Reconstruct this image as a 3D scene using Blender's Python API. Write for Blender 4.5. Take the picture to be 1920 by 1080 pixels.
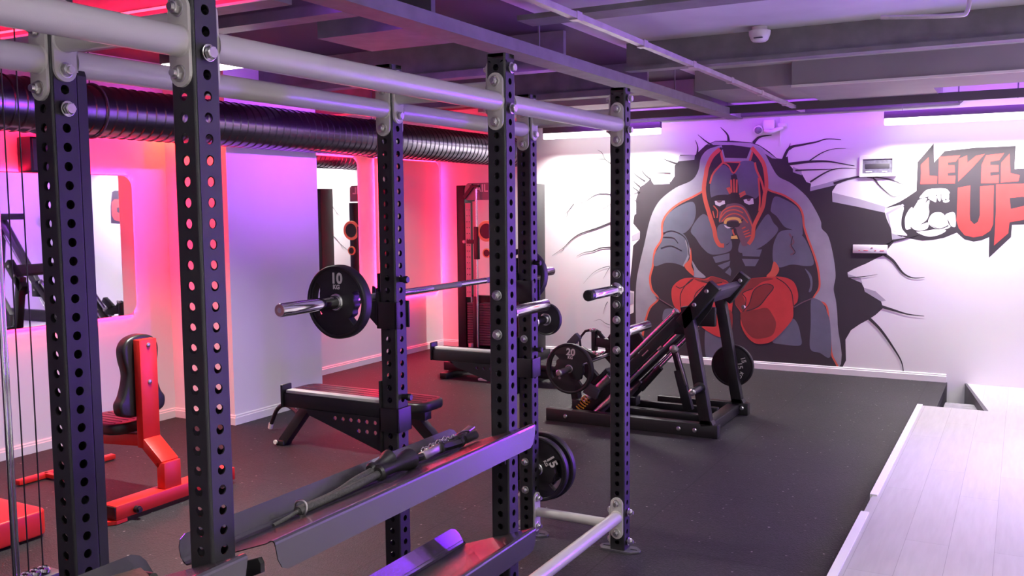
import bpy, bmesh, math, json, random
from mathutils import Vector, Matrix, Euler
from mathutils.geometry import tessellate_polygon
PI = math.pi
random.seed(4)
for o in list(bpy.data.objects): bpy.data.objects.remove(o, do_unlink=True)
SC = bpy.context.scene
COL = SC.collection

# ------------------------------------------------------------------ camera
FPX, PITCH, ROLL, YAW = 1756.6, .08628, -.00921, .49907
camd = bpy.data.cameras.new('camera'); cam = bpy.data.objects.new('camera', camd); COL.objects.link(cam)
camd.sensor_width = 36; camd.lens = FPX / 1920 * 36; camd.clip_start = .02; camd.clip_end = 60
cam.matrix_world = (Matrix.Translation((1.739, -4.308, 1.7316)) @ Matrix.Rotation(YAW, 4, 'Z') @
                    Matrix.Rotation(PI / 2 - PITCH, 4, 'X') @ Matrix.Rotation(ROLL, 4, 'Z'))
SC.camera = cam

# ------------------------------------------------------------------ world, exposure
w = bpy.data.worlds.new('world'); SC.world = w; w.use_nodes = True
w.node_tree.nodes['Background'].inputs[0].default_value = (.30, .26, .34, 1)
w.node_tree.nodes['Background'].inputs[1].default_value = .05
vs = SC.view_settings
SC.display_settings.display_device = 'sRGB'
vs.view_transform = 'Standard'; vs.look = 'None'; vs.gamma = 1; vs.exposure = 0.34; vs.use_curve_mapping = False

# light strengths in watts, tuned together
E_WHITE, E_PURPLE, E_RED = 34, 30, 20

def area(name, loc, size, power, color, direction, shape='RECTANGLE', spread=180):
    d = bpy.data.lights.new(name, 'AREA'); d.shape = shape; d.size, d.size_y = size
    d.energy = power; d.color = color; d.spread = math.radians(spread)
    o = bpy.data.objects.new(name, d); COL.objects.link(o); o.location = loc
    o.rotation_euler = Vector(direction).to_track_quat('-Z', 'Y').to_euler()
    return o

# ------------------------------------------------------------------ mesh helpers
class MB:
    def __init__(s): s.v = []; s.f = []; s.m = []; s.sm = []
    def add(s, vs, fs, mat=0, smooth=False, M=None):
        n = len(s.v)
        for p in vs:
            p = Vector(p)
            s.v.append(M @ p if M is not None else p)
        for f in fs: s.f.append([n + i for i in f]); s.m.append(mat); s.sm.append(smooth)
        return s
    def box(s, lo, hi, mat=0, M=None):
        x0, y0, z0 = lo; x1, y1, z1 = hi
        return s.add([(x0,y0,z0),(x1,y0,z0),(x1,y1,z0),(x0,y1,z0),(x0,y0,z1),(x1,y0,z1),(x1,y1,z1),(x0,y1,z1)],
                     [(0,3,2,1),(4,5,6,7),(0,1,5,4),(1,2,6,5),(2,3,7,6),(3,0,4,7)], mat, False, M)
    def cbox(s, c, size, mat=0, M=None):
        return s.box([c[i]-size[i]/2 for i in range(3)], [c[i]+size[i]/2 for i in range(3)], mat, M)
    def bbox(s, lo, hi, r=.006, mat=0, M=None, seg=2):      # box with rounded edges
        bm = bmesh.new(); bmesh.ops.create_cube(bm, size=1)
        for v in bm.verts: v.co = Vector([(lo[i]+hi[i])/2 + v.co[i]*(hi[i]-lo[i]) for i in range(3)])
        r = min(r, min(hi[i]-lo[i] for i in range(3))*.49)
        bmesh.ops.bevel(bm, geom=bm.edges[:], offset=r, segments=seg, affect='EDGES', profile=.5)
        return s.addbm(bm, mat, True, M)
    def addbm(s, bm, mat=0, smooth=False, M=None):
        bm.verts.ensure_lookup_table(); bm.verts.index_update()
        s.add([v.co.copy() for v in bm.verts], [[v.index for v in f.verts] for f in bm.faces], mat, smooth, M)
        bm.free(); return s
    def addme(s, me, mat=0, smooth=False, M=None):
        return s.add([v.co.copy() for v in me.vertices], [list(p.vertices) for p in me.polygons], mat, smooth, M)
    def cyl(s, p0, p1, r, seg=24, r1=None, mat=0, caps=True, smooth=True):
        p0 = Vector(p0); p1 = Vector(p1); r1 = r if r1 is None else r1
        q = (p1-p0).to_track_quat('Z', 'Y'); a = []
        for p, rr in ((p0, r), (p1, r1)):
            for i in range(seg):
                t = 2*PI*i/seg; a.append(p + q @ Vector((rr*math.cos(t), rr*math.sin(t), 0)))
        s.add(a, [(i, (i+1) % seg, seg+(i+1) % seg, seg+i) for i in range(seg)], mat, smooth)
        if caps:
            s.add(a[:seg], [list(range(seg))[::-1]], mat); s.add(a[seg:], [list(range(seg))], mat)
        return s
    def lathe(s, p0, axis, prof, seg=32, mat=0, smooth=True):   # prof: (distance along the axis, radius)
        p0 = Vector(p0); q = Vector(axis).to_track_quat('Z', 'Y'); a = []; n = len(prof)
        for (h, r) in prof:
            for i in range(seg):
                t = 2*PI*i/seg; a.append(p0 + q @ Vector((r*math.cos(t), r*math.sin(t), h)))
        return s.add(a, [(j*seg+i, j*seg+(i+1) % seg, (j+1)*seg+(i+1) % seg, (j+1)*seg+i) for j in range(n-1) for i in range(seg)], mat, smooth)
    def tube(s, pts, r, seg=12, mat=0, closed=False):
        P = [Vector(p) for p in pts]; n = len(P); a = []; R = r if isinstance(r, (list, tuple)) else [r]*n
        up = None
        for i in range(n):
            if closed: t = (P[(i+1) % n]-P[i-1]).normalized()
            else: t = (P[min(i+1, n-1)]-P[max(i-1, 0)]).normalized()
            if up is None:
                up = Vector((0,0,1)) if abs(t.z) < .9 else Vector((1,0,0))
            up = (up - t*up.dot(t)).normalized(); b = t.cross(up)
            for k in range(seg):
                q = 2*PI*k/seg; a.append(P[i] + (up*math.cos(q) + b*math.sin(q))*R[i])
        m = n if closed else n-1
        s.add(a, [(j*seg+k, j*seg+(k+1) % seg, ((j+1) % n)*seg+(k+1) % seg, ((j+1) % n)*seg+k) for j in range(m) for k in range(seg)], mat, True)
        if not closed:
            s.add(a[:seg], [list(range(seg))[::-1]], mat); s.add(a[-seg:], [list(range(seg))], mat)
        return s
    def prism(s, poly, d0, d1, plane='xz', mat=0, M=None):      # 2-D outline extruded along the third axis
        n = len(poly)
        def P(a, b, d): return {'xz': (a, d, b), 'yz': (d, a, b), 'xy': (a, b, d)}[plane]
        v = [P(a, b, d0) for a, b in poly] + [P(a, b, d1) for a, b in poly]
        return s.add(v, [list(range(n)), list(range(n, 2*n))[::-1]] + [(i, n+i, n+(i+1) % n, (i+1) % n) for i in range(n)], mat, False, M)
    def beam(s, p0, p1, w, h, side=(0,1,0), mat=0, r=.004):     # square bar between two points; w along side
        p0 = Vector(p0); p1 = Vector(p1); t = (p1-p0).normalized(); sd = Vector(side); sd = (sd - t*sd.dot(t)).normalized(); u = t.cross(sd)
        L = (p1-p0).length
        M = Matrix.Translation(p0) @ Matrix((sd, u, t)).transposed().to_4x4()
        return s.bbox((-w/2, -h/2, 0), (w/2, h/2, L), r, mat, M)
    def build(s, name, mats, parent=None, loc=None, auto=35):
        """with a parent: vertices are world coordinates minus the parent's place; with loc: local vertices put at loc"""
        me = bpy.data.meshes.new(name)
        if not isinstance(mats, (list, tuple)): mats = [mats]
        off = Vector((0,0,0)); L = Vector((0,0,0))
        if parent is not None and loc is None: off = root_loc(parent)
        if parent is None and loc is None and s.v:
            xs = [p.x for p in s.v]; ys = [p.y for p in s.v]; zs = [p.z for p in s.v]
            off = Vector(((min(xs)+max(xs))/2, (min(ys)+max(ys))/2, min(zs))); L = off
        if loc is not None:
            L = Vector(loc) if parent is None else Vector(loc)-root_loc(parent)
        me.from_pydata([p-off for p in s.v], [], s.f)
        for m in mats: me.materials.append(m)
        me.polygons.foreach_set('material_index', s.m); me.polygons.foreach_set('use_smooth', s.sm)
        me.validate(); 
        bm = bmesh.new(); bm.from_mesh(me); bmesh.ops.remove_doubles(bm, verts=bm.verts[:], dist=1e-5)
        bmesh.ops.recalc_face_normals(bm, faces=bm.faces[:]); bm.to_mesh(me); bm.free()
        if auto and any(s.sm): me.set_sharp_from_angle(angle=math.radians(auto))
        o = bpy.data.objects.new(name, me); COL.objects.link(o)
        if parent is not None: o.parent = parent
        o.location = L
        return o

def root_loc(o):
    l = Vector((0,0,0))
    while o is not None: l += o.location; o = o.parent
    return l
def tag(o, label, cat, group=None, kind=None):
    o['label'] = label; o['category'] = cat
    if group: o['group'] = group
    if kind: o['kind'] = kind
    return o
def thing(name, label, cat, loc=(0,0,0), group=None):
    o = bpy.data.objects.new(name, None); COL.objects.link(o); o.location = loc; o.empty_display_size = .1
    return tag(o, label, cat, group)
def struct(name, mb, mat, parent=None):
    o = mb.build(name, mat, parent)
    if parent is None: o['kind'] = 'structure'
    return o
def dup(o, parent=None, loc=None, rot=None):
    c = o.copy(); COL.objects.link(c)
    if parent is not None: c.parent = parent
    if loc is not None: c.location = Vector(loc) - (root_loc(parent) if parent is not None else Vector((0,0,0)))
    if rot is not None: c.rotation_euler = rot
    return c
def curve_mesh(loops, ext, bev=0., res=2):          # flat outline with holes, filled, thickened and rounded
    cu = bpy.data.curves.new('outline', 'CURVE'); cu.dimensions = '2D'; cu.fill_mode = 'BOTH'; cu.extrude = ext; cu.bevel_depth = bev; cu.bevel_resolution = res; cu.offset = -bev
    for lp in loops:
        sp = cu.splines.new('POLY'); sp.points.add(len(lp)-1)
        for i, p in enumerate(lp): sp.points[i].co = (p[0], p[1], 0, 1)
        sp.use_cyclic_u = True
    return _eval(cu)
def _eval(cu):
    o = bpy.data.objects.new('outline', cu); COL.objects.link(o)
    dg = bpy.context.evaluated_depsgraph_get(); dg.update()
    me = bpy.data.meshes.new_from_object(o.evaluated_get(dg))
    bpy.data.objects.remove(o, do_unlink=True); bpy.data.curves.remove(cu)
    return me
def text_mesh(body, size, ext=.0008, bold=.0):
    cu = bpy.data.curves.new('writing', 'FONT'); cu.body = body; cu.size = size; cu.extrude = ext; cu.offset = bold
    cu.align_x = 'CENTER'; cu.align_y = 'CENTER'; cu.resolution_u = 4
    return _eval(cu)
def circle(r, n=32, cx=0, cy=0): return [(cx+r*math.cos(2*PI*i/n), cy+r*math.sin(2*PI*i/n)) for i in range(n)]
def rrect(x0, y0, x1, y1, r, n=6):
    out = []
    for cx, cy, a0 in ((x1-r, y1-r, 0), (x0+r, y1-r, 90), (x0+r, y0+r, 180), (x1-r, y0+r, 270)):
        for i in range(n+1):
            a = math.radians(a0 + 90*i/n); out.append((cx+r*math.cos(a), cy+r*math.sin(a)))
    return out
def smooth_line(pts, n=6, closed=False):            # Catmull-Rom through the points
    P = [Vector(p) for p in pts]; N = len(P); out = []
    rng = N if closed else N-1
    for i in range(rng):
        p0 = P[(i-1) % N] if closed or i > 0 else P[0]; p1 = P[i]; p2 = P[(i+1) % N]
        p3 = P[(i+2) % N] if closed or i+2 < N else P[-1]
        if (p2-p1).length < 1e-6: out.append(p1); continue      # a doubled point is a sharp corner
        for k in range(n):
            t = k/n
            out.append(.5*((2*p1) + (-p0+p2)*t + (2*p0-5*p1+4*p2-p3)*t*t + (-p0+3*p1-3*p2+p3)*t**3))
    if not closed: out.append(P[-1])
    return out

# ------------------------------------------------------------------ materials
def mat(name, col, rough=.5, metal=0., bump=0., bscale=200., var=0., vscale=4., spec=.5, emit=None, estr=0., coat=0.):
    m = bpy.data.materials.new(name); m.use_nodes = True; nt = m.node_tree; b = nt.nodes['Principled BSDF']
    c = (*col, 1)
    b.inputs['Base Color'].default_value = c; b.inputs['Roughness'].default_value = rough; b.inputs['Metallic'].default_value = metal
    b.inputs['Specular IOR Level'].default_value = spec; b.inputs['Coat Weight'].default_value = coat
    tc = nt.nodes.new('ShaderNodeTexCoord')
    if var:
        n = nt.nodes.new('ShaderNodeTexNoise'); n.inputs['Scale'].default_value = vscale; n.inputs['Detail'].default_value = 4
        nt.links.new(tc.outputs['Object'], n.inputs['Vector'])
        r = nt.nodes.new('ShaderNodeMapRange'); r.inputs[1].default_value = .3; r.inputs[2].default_value = .7; r.inputs[3].default_value = 1-var; r.inputs[4].default_value = 1+var
        nt.links.new(n.outputs['Fac'], r.inputs[0])
        x = nt.nodes.new('ShaderNodeVectorMath'); x.operation = 'SCALE'; x.inputs[0].default_value = col
        nt.links.new(r.outputs[0], x.inputs['Scale']); nt.links.new(x.outputs[0], b.inputs['Base Color'])
    if bump:
        n = nt.nodes.new('ShaderNodeTexNoise'); n.inputs['Scale'].default_value = bscale; n.inputs['Detail'].default_value = 3
        nt.links.new(tc.outputs['Object'], n.inputs['Vector'])
        k = nt.nodes.new('ShaderNodeBump'); k.inputs['Strength'].default_value = bump; k.inputs['Distance'].default_value = .002
        nt.links.new(n.outputs['Fac'], k.inputs['Height']); nt.links.new(k.outputs[0], b.inputs['Normal'])
    if emit: b.inputs['Emission Color'].default_value = (*emit, 1); b.inputs['Emission Strength'].default_value = estr
    return m
M_WALL = mat('white wall paint', (.80,.79,.79), .6, bump=.15, bscale=60, var=.02, vscale=1.5)
M_BASE = mat('white baseboard', (.80,.79,.78), .4, var=.03)
M_CEIL = mat('ceiling paint lit half', (.62,.64,.64), .75, bump=.3, bscale=20, var=.15, vscale=1.2)  # right half of the ceiling, its brightness under light put into the colour
M_BEAM = mat('grey ceiling steel', (.22,.215,.23), .6, bump=.3, bscale=90, var=.15, vscale=8)
M_BLACK = mat('black powder coat', (.010,.009,.0105), .40, bump=.25, bscale=900, var=.1, vscale=20)
M_RACK = mat('satin charcoal powder coat', (.009,.008,.0095), .45, bump=.3, bscale=1200, var=.06, vscale=15, spec=.6)
M_WHITE = mat('white powder coat tube', (.50,.48,.445), .26, bump=.1, bscale=400, var=.02)
M_ZINC = mat('zinc plated steel', (.72,.71,.69), .28, 1., bump=.2, bscale=300, var=.06, vscale=60)
M_CHROME = mat('chrome', (.80,.79,.80), .10, 1., var=.02, vscale=30)
M_BRUSH = mat('worn silver steel', (.50,.46,.45), .35, 1., bump=.2, bscale=300, var=.15, vscale=40)
M_KNURL = mat('knurled steel', (.42,.41,.40), .45, 1., bump=.8, bscale=1500)
M_RUBBER = mat('black plate rubber', (.010,.008,.010), .45, bump=.3, bscale=300, var=.15, vscale=20)
M_LETTER = mat('pale grey lettering', (.62,.56,.55), .5, var=.04)
M_VINYL = mat('black vinyl', (.014,.012,.013), .36, bump=.3, bscale=250, var=.1)
M_RED = mat('red powder coat', (.62,.02,.012), .35, bump=.2, bscale=800, var=.04)
M_PLASTIC = mat('grey plastic strip', (.62,.60,.56), .45, var=.05)
M_DUCT = mat('spiral duct steel', (.22,.20,.25), .24, 1., var=.12, vscale=3)
M_PIPE = mat('dark conduit', (.12,.11,.13), .5, var=.1)
M_PINKRAIL = mat('galvanised rail', (.62,.58,.60), .4, .6, var=.15, vscale=9)
M_ORANGE = mat('orange painted spring', (.85,.33,.03), .4, var=.05)
M_ORANGE2 = mat('amber pulley plastic', (.80,.55,.22), .4, var=.05)
M_PLATEW = mat('white plastic', (.78,.77,.76), .4, var=.02)
M_SMOKED = mat('smoked plastic window', (.20,.19,.24), .12, var=.2, vscale=30)
M_ROPE = mat('black braided rope', (.05,.046,.045), .6, bump=1., bscale=220, var=.4, vscale=160)
M_DARKGREY = mat('dark grey sheet', (.075,.07,.08), .5, var=.1)
M_GREYPLATE = mat('grey header plate', (.22,.22,.23), .45, var=.04)
M_TRAY = mat('satin black tray sheet', (.026,.023,.026), .27, bump=.1, bscale=900, var=.05, vscale=10, spec=1., coat=.35)
M_MIRROR = mat('mirror glass', (.90,.90,.91), .015, 1., var=.005)
M_DIFF = mat('lamp diffuser', (.9,.9,.9), .5, emit=(1.,.96,.95), estr=5., var=.01)
M_LAMPBODY = mat('anthracite lamp housing', (.09,.085,.09), .5, var=.05)
M_LEDRED = mat('red led strip', (.9,.1,.15), .5, emit=(1.,.03,.06), estr=6., var=.01)
M_LEDPURPLE = mat('purple led strip', (.4,.1,.9), .5, emit=(.42,.06,1.), estr=12., var=.01)
M_PANELPINK = mat('pale perforated panel', (.60,.42,.42), .5, var=.05)

def rubber_floor():
    m = bpy.data.materials.new('speckled rubber tiles'); m.use_nodes = True; nt = m.node_tree; b = nt.nodes['Principled BSDF']
    L = nt.links; N = nt.nodes.new
    g = N('ShaderNodeNewGeometry'); sep = N('ShaderNodeSeparateXYZ'); L.new(g.outputs['Position'], sep.inputs[0])
    def seam(out, off):
        a = N('ShaderNodeMath'); a.operation = 'ADD'; a.inputs[1].default_value = off; L.new(out, a.inputs[0])
        f = N('ShaderNodeMath'); f.operation = 'FRACT'; L.new(a.outputs[0], f.inputs[0])
        c = N('ShaderNodeMath'); c.operation = 'SUBTRACT'; c.inputs[1].default_value = .5; L.new(f.outputs[0], c.inputs[0])
        d = N('ShaderNodeMath'); d.operation = 'ABSOLUTE'; L.new(c.outputs[0], d.inputs[0])
        e = N('ShaderNodeMath'); e.operation = 'GREATER_THAN'; e.inputs[1].default_value = .4955; L.new(d.outputs[0], e.inputs[0])
        return e.outputs[0]
    sx = seam(sep.outputs[0], .02+5); sy = seam(sep.outputs[1], -.10+9)
    mx = N('ShaderNodeMath'); mx.operation = 'MAXIMUM'; L.new(sx, mx.inputs[0]); L.new(sy, mx.inputs[1])
    # granules and pale flecks
    v = N('ShaderNodeTexVoronoi'); v.inputs['Scale'].default_value = 120; L.new(g.outputs['Position'], v.inputs['Vector'])
    vr = N('ShaderNodeValToRGB'); vr.color_ramp.elements[0].position = .0; vr.color_ramp.elements[0].color = (.008,.007,.008,1)
    vr.color_ramp.elements[1].position = .94; vr.color_ramp.elements[1].color = (.027,.0235,.027,1)
    e = vr.color_ramp.elements.new(.975); e.color = (.30,.27,.27,1)
    L.new(v.outputs['Color'], vr.inputs[0])
    big = N('ShaderNodeTexNoise'); big.inputs['Scale'].default_value = 1.3; big.inputs['Detail'].default_value = 5; L.new(g.outputs['Position'], big.inputs['Vector'])
    br = N('ShaderNodeMapRange'); br.inputs[1].default_value = .3; br.inputs[2].default_value = .7; br.inputs[3].default_value = .8; br.inputs[4].default_value = 1.25; L.new(big.outputs['Fac'], br.inputs[0])
    sc = N('ShaderNodeVectorMath'); sc.operation = 'SCALE'; L.new(vr.outputs[0], sc.inputs[0]); L.new(br.outputs[0], sc.inputs['Scale'])
    mixr = N('ShaderNodeMix'); mixr.data_type = 'RGBA'; L.new(mx.outputs[0], mixr.inputs['Factor']); L.new(sc.outputs[0], mixr.inputs['A']); mixr.inputs['B'].default_value = (.008,.007,.008,1)
    L.new(mixr.outputs['Result'], b.inputs['Base Color'])
    b.inputs['Roughness'].default_value = .62; b.inputs['Specular IOR Level'].default_value = .45
    bp = N('ShaderNodeBump'); bp.inputs['Strength'].default_value = .6; bp.inputs['Distance'].default_value = .002; L.new(v.outputs['Distance'], bp.inputs['Height']); L.new(bp.outputs[0], b.inputs['Normal'])
    return m
M_FLOOR = rubber_floor()
def laminate():
    m = bpy.data.materials.new('pale laminate planks'); m.use_nodes = True; nt = m.node_tree; b = nt.nodes['Principled BSDF']
    L = nt.links; N = nt.nodes.new
    g = N('ShaderNodeNewGeometry'); mp = N('ShaderNodeMapping'); mp.inputs['Rotation'].default_value = (0, 0, PI/2); mp.inputs['Location'].default_value = (0, 1.03, 0)
    L.new(g.outputs['Position'], mp.inputs['Vector'])
    bk = N('ShaderNodeTexBrick'); bk.inputs['Scale'].default_value = 1; bk.inputs['Brick Width'].default_value = 1.38; bk.inputs['Row Height'].default_value = .193
    bk.inputs['Mortar Size'].default_value = .0012; bk.inputs['Mortar Smooth'].default_value = .2; bk.offset = .37
    bk.inputs['Color1'].default_value = (.47,.455,.44,1); bk.inputs['Color2'].default_value = (.43,.415,.40,1); bk.inputs['Mortar'].default_value = (.28,.26,.25,1)
    L.new(mp.outputs[0], bk.inputs['Vector'])
    n = N('ShaderNodeTexNoise'); n.inputs['Scale'].default_value = 6; n.inputs['Detail'].default_value = 6
    mp2 = N('ShaderNodeMapping'); mp2.inputs['Scale'].default_value = (6, .6, 1); L.new(g.outputs['Position'], mp2.inputs['Vector']); L.new(mp2.outputs[0], n.inputs['Vector'])
    r = N('ShaderNodeMapRange'); r.inputs[1].default_value = .3; r.inputs[2].default_value = .7; r.inputs[3].default_value = .93; r.inputs[4].default_value = 1.05; L.new(n.outputs['Fac'], r.inputs[0])
    sc = N('ShaderNodeVectorMath'); sc.operation = 'SCALE'; L.new(bk.outputs['Color'], sc.inputs[0]); L.new(r.outputs[0], sc.inputs['Scale'])
    L.new(sc.outputs[0], b.inputs['Base Color']); b.inputs['Roughness'].default_value = .45
    return m
M_LAM = laminate()

# ------------------------------------------------------------------ room (x right along the painted wall, y towards it, z up)
WY, XL1, XL2, XC, CY0, CY1, CEIL, XR, YB = 5.57, -4.47, -4.64, -3.79, 1.15, 2.23, 2.92, 4.9, -6.6
struct('wall_back', MB().box((XL2-.5, WY, -.3), (XR+.2, WY+.2, CEIL+.1)), M_WALL)
struct('wall_left', MB().box((XL1-.2, YB, -.3), (XL1, CY0, CEIL+.1)), M_WALL)
struct('wall_left', MB().box((XL2-.2, CY1, -.3), (XL2, WY, CEIL+.1)), M_WALL)
struct('wall_column', MB().box((XL2-.2, CY0, -.3), (XC, CY1, CEIL+.1)), M_WALL)
struct('wall_right', MB().box((XR, YB, -.3), (XR+.2, WY, CEIL+.1)), M_WALL)
struct('wall_front', MB().box((XL1-.2, YB-.2, -.3), (XR+.2, YB, CEIL+.1)), M_WALL)
struct('ceiling', MB().box((XL2-.4, YB-.2, CEIL), (-.95, WY+.2, CEIL+.15)), mat('ceiling paint shaded half', (.075,.07,.075), .8, bump=.3, bscale=20, var=.15, vscale=1.2))  # left half, its lack of light put into a darker colour
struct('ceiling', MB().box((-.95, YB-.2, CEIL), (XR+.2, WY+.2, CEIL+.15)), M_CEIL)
fl = MB().box((XL2-.3, YB, -.2), (1.145, WY, 0)); fl.box((1.145, YB, -.2), (XR, 3.86, 0))
struct('floor', fl, M_FLOOR)
struct('floor_pit', MB().box((1.145, 3.86, -.35), (1.75, WY, -.22)), M_DARKGREY)
def base(name, p0, p1, nrm):
    # baseboard: tall flat board with a thin top bead, from p0 to p1, standing off the wall along nrm
    a = Vector((*p0, 0)); b = Vector((*p1, 0)); n = Vector((*nrm, 0)); m = MB(); t = (b-a).normalized()
    M = Matrix((t, n, Vector((0,0,1)))).transposed().to_4x4(); M.translation = a
    L = (b-a).length
    m.prism([(0, 0), (.016, 0), (.016, .058), (.011, .064), (.011, .074), (.006, .08), (0, .08)], 0, L, 'yz', 0, M)
    struct(name, m, M_BASE)
base('baseboard_left', (XL1, YB), (XL1, CY0), (1, 0)); base('baseboard_left', (XL1, CY0), (XC+.016, CY0), (0, -1))
base('baseboard_left', (XC, CY0), (XC, CY1), (1, 0)); base('baseboard_left', (XL2, CY1), (XL2, WY), (1, 0))
base('baseboard_back', (XL2, WY), (1.135, WY), (0, -1))
# second laminate level beyond the opening, with its slanted dark edge
struct('floor_step', MB().prism([(1.32, WY), (XR, WY), (XR, 3.86), (1.62, 3.86)], -.05, 0, 'xy').prism([(1.30, WY), (1.32, WY), (1.62, 3.86), (1.58, 3.86)], -.22, .004, 'xy', 1), [M_LAM, M_DARKGREY])
blk = MB().bbox((1.17, 4.35, -.22), (1.46, 4.93, -.07), .01)
tag(blk.build('concrete_block', mat('rough grey block', (.25,.24,.26), .8, bump=.6, bscale=60, var=.2, vscale=20)), 'grey block lying in the dark opening behind the pale platform', 'block')

# ------------------------------------------------------------------ pale plank platform
pf = thing('platform', 'pale laminate plank platform raised above the black rubber floor', 'platform', (1.03, 0, 0))
PX = 1.045
m = MB().box((PX, YB+.01, .001), (XR-.01, 3.85, .098)); m.build('deck', M_LAM, pf)
def edging(y0, y1):
    m = MB().prism([(PX-.012, .03), (PX-.012, .106), (PX+.028, .106), (PX+.028, .098), (PX, .098), (PX, .03)], y0, y1, 'xz')
    m.build('edge_strip', M_BASE, pf)
edging(1.17, 3.86); edging(-2.2, .84); edging(-4.6, -2.21)

# ------------------------------------------------------------------ ceiling steel and pipes
struct('trim_1', MB().box((-1.03, YB, 2.63), (-.87, WY-.02, 2.70)).box((-.955, -2.0, 2.70), (-.945, -1.99, CEIL)).box((-.955, 1.0, 2.70), (-.945, 1.01, CEIL)).box((-.955, 3.6, 2.70), (-.945, 3.61, CEIL)), M_BEAM)   # long beam
def cross(n, y0, y1, z0, x0, x1, hgt=.05):
    struct('trim_%d' % n, MB().box((x0, y0, z0), (x1, y1, z0+hgt)).box((x0, (y0+y1)/2-.02, z0+hgt), (x1, (y0+y1)/2+.02, CEIL)), M_BEAM)
cross(2, -.82, -.70, 2.63, XL1, -1.035); cross(3, -.30, .18, 2.64, -1.62, -1.035, .12)
cross(4, 1.5, 1.62, 2.66, XL1+.1, -1.035); cross(5, 3.1, 3.25, 2.66, XL2, -1.035)
struct('trim_6', MB().box((-.865, 2.22, 2.715), (XR, 2.34, 2.745)).box((-.865, 2.26, 2.745), (XR, 2.30, CEIL)), M_BEAM)
# boxed-in strip of ceiling along the painted wall, open at its right end
struct('trim_7', MB().box((-.0, 3.80, 2.712), (1.03, WY-.01, CEIL)).box((1.03, 3.80, 2.712), (XR, 4.55, CEIL)), mat('grey soffit paint', (.30,.29,.32), .7, bump=.2, bscale=30, var=.08, vscale=2))
struct('trim_8', MB().box((-.0, 3.785, 2.705), (XR, 3.80, 2.725)), M_BASE)
struct('trim_12', MB().box((-.865, 3.9, 2.74), (-.0, WY-.01, CEIL)), mat('mid grey soffit paint', (.34,.32,.35), .7, bump=.2, bscale=30, var=.08, vscale=2))
struct('trim_9', MB().box((-3.4, 4.4, 2.74), (-1.035, WY-.01, CEIL)), mat('pale soffit paint', (.42,.40,.42), .7, bump=.2, bscale=30, var=.06, vscale=2))
struct('trim_10', MB().box((-.86, .55, 2.80), (XR, .75, 2.83)), M_BEAM)
struct('trim_11', MB().box((XL1, -1.30, 2.60), (-1.035, -1.16, 2.78)).box((XL1, -1.31, 2.595), (-1.035, -1.30, 2.605), 1), [M_BEAM, M_BASE])
m = MB().box((-.262, YB, 2.655), (-.222, WY-.02, 2.662)).box((-.262, YB, 2.662), (-.258, WY-.02, 2.685)).box((-.226, YB, 2.662), (-.222, WY-.02, 2.685))
for i in range(12): m.box((-.266, -5.6+i*.93, 2.648), (-.218, -5.54+i*.93, 2.69))
tag(m.build('cable_tray', M_PINKRAIL), 'narrow galvanised cable tray running along the grey ceiling towards the painted wall', 'cable tray')
def pipe(name, label, pts, r, mt=M_PIPE, clips=(), cat='pipe'):
    m = MB().tube(pts, r, 14)
    for c in clips: m.tube([Vector(c)+Vector((0,0,-r-.004)), Vector(c)+Vector((0,0,CEIL-c[2]))], .006, 6)
    return tag(m.build(name, mt), label, cat)
pipe('conduit', 'dark conduit along the top of the painted wall, bent up above the right lamp', smooth_line([(-3.6, 5.50, 2.665), (-1.2, 5.50, 2.665), (.6, 5.5, 2.665), (1.13, 5.50, 2.668), (1.17, 5.50, 2.675), (1.2, 5.50, 2.70), (1.24, 5.5, 2.71), (2.2, 5.50, 2.71), (4.8, 5.50, 2.71)], 6), .026, clips=[(1.66, 5.5, 2.71), (1.17, 5.5, 2.68)])
pipe('conduit', 'dark pipe running above the spiral duct', [(-3.9, -4, 2.74), (-3.9, 5.5, 2.74)], .028)
pipe('hanger_rod', 'thin pale rod hanging askew from the dark ceiling over the duct side', [(-.70, -.96, 2.90), (-.62, -.87, 2.70)], .006, M_BASE, cat='rod')
pipe('ceiling_pipe', 'small bent copper pipe under the grey ceiling right of the smoke detector', smooth_line([(.98, 1.55, 2.80), (1.36, 1.55, 2.77), (1.43, 1.55, 2.79), (1.44, 1.55, CEIL)], 5), .012, M_PINKRAIL)
# spiral duct with its seam ridges
prof = [(-7.3+.0, .165)]
d = MB(); R0 = .165; y = -6.5; seg = 40; rings = []
prof = []
while y < WY-.05:
    prof += [(y, R0), (y+.052, R0), (y+.058, R0+.006), (y+.066, R0+.006), (y+.072, R0)]; y += .078
d.lathe((-3.605, 0, 2.378), (0, 1, 0), prof, 40)
tag(d.build('spiral_duct', M_DUCT, auto=25), 'long shiny spiral ventilation duct under the ceiling along the left wall', 'duct')
for yy in (-3.2, -.2, 2.8):
    m = MB()
    m.tube([(-3.605+.175*math.cos(t), yy, 2.378+.175*math.sin(t)) for t in [i*2*PI/28 for i in range(28)]], .006, 6, closed=True)
    m.cyl((-3.605, yy, 2.555), (-3.605, yy, CEIL), .004, 8)
    tag(m.build('duct_hanger', M_PIPE), 'thin strap hanging the spiral duct from the ceiling', 'hanger', 'straps around the spiral duct')

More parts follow.
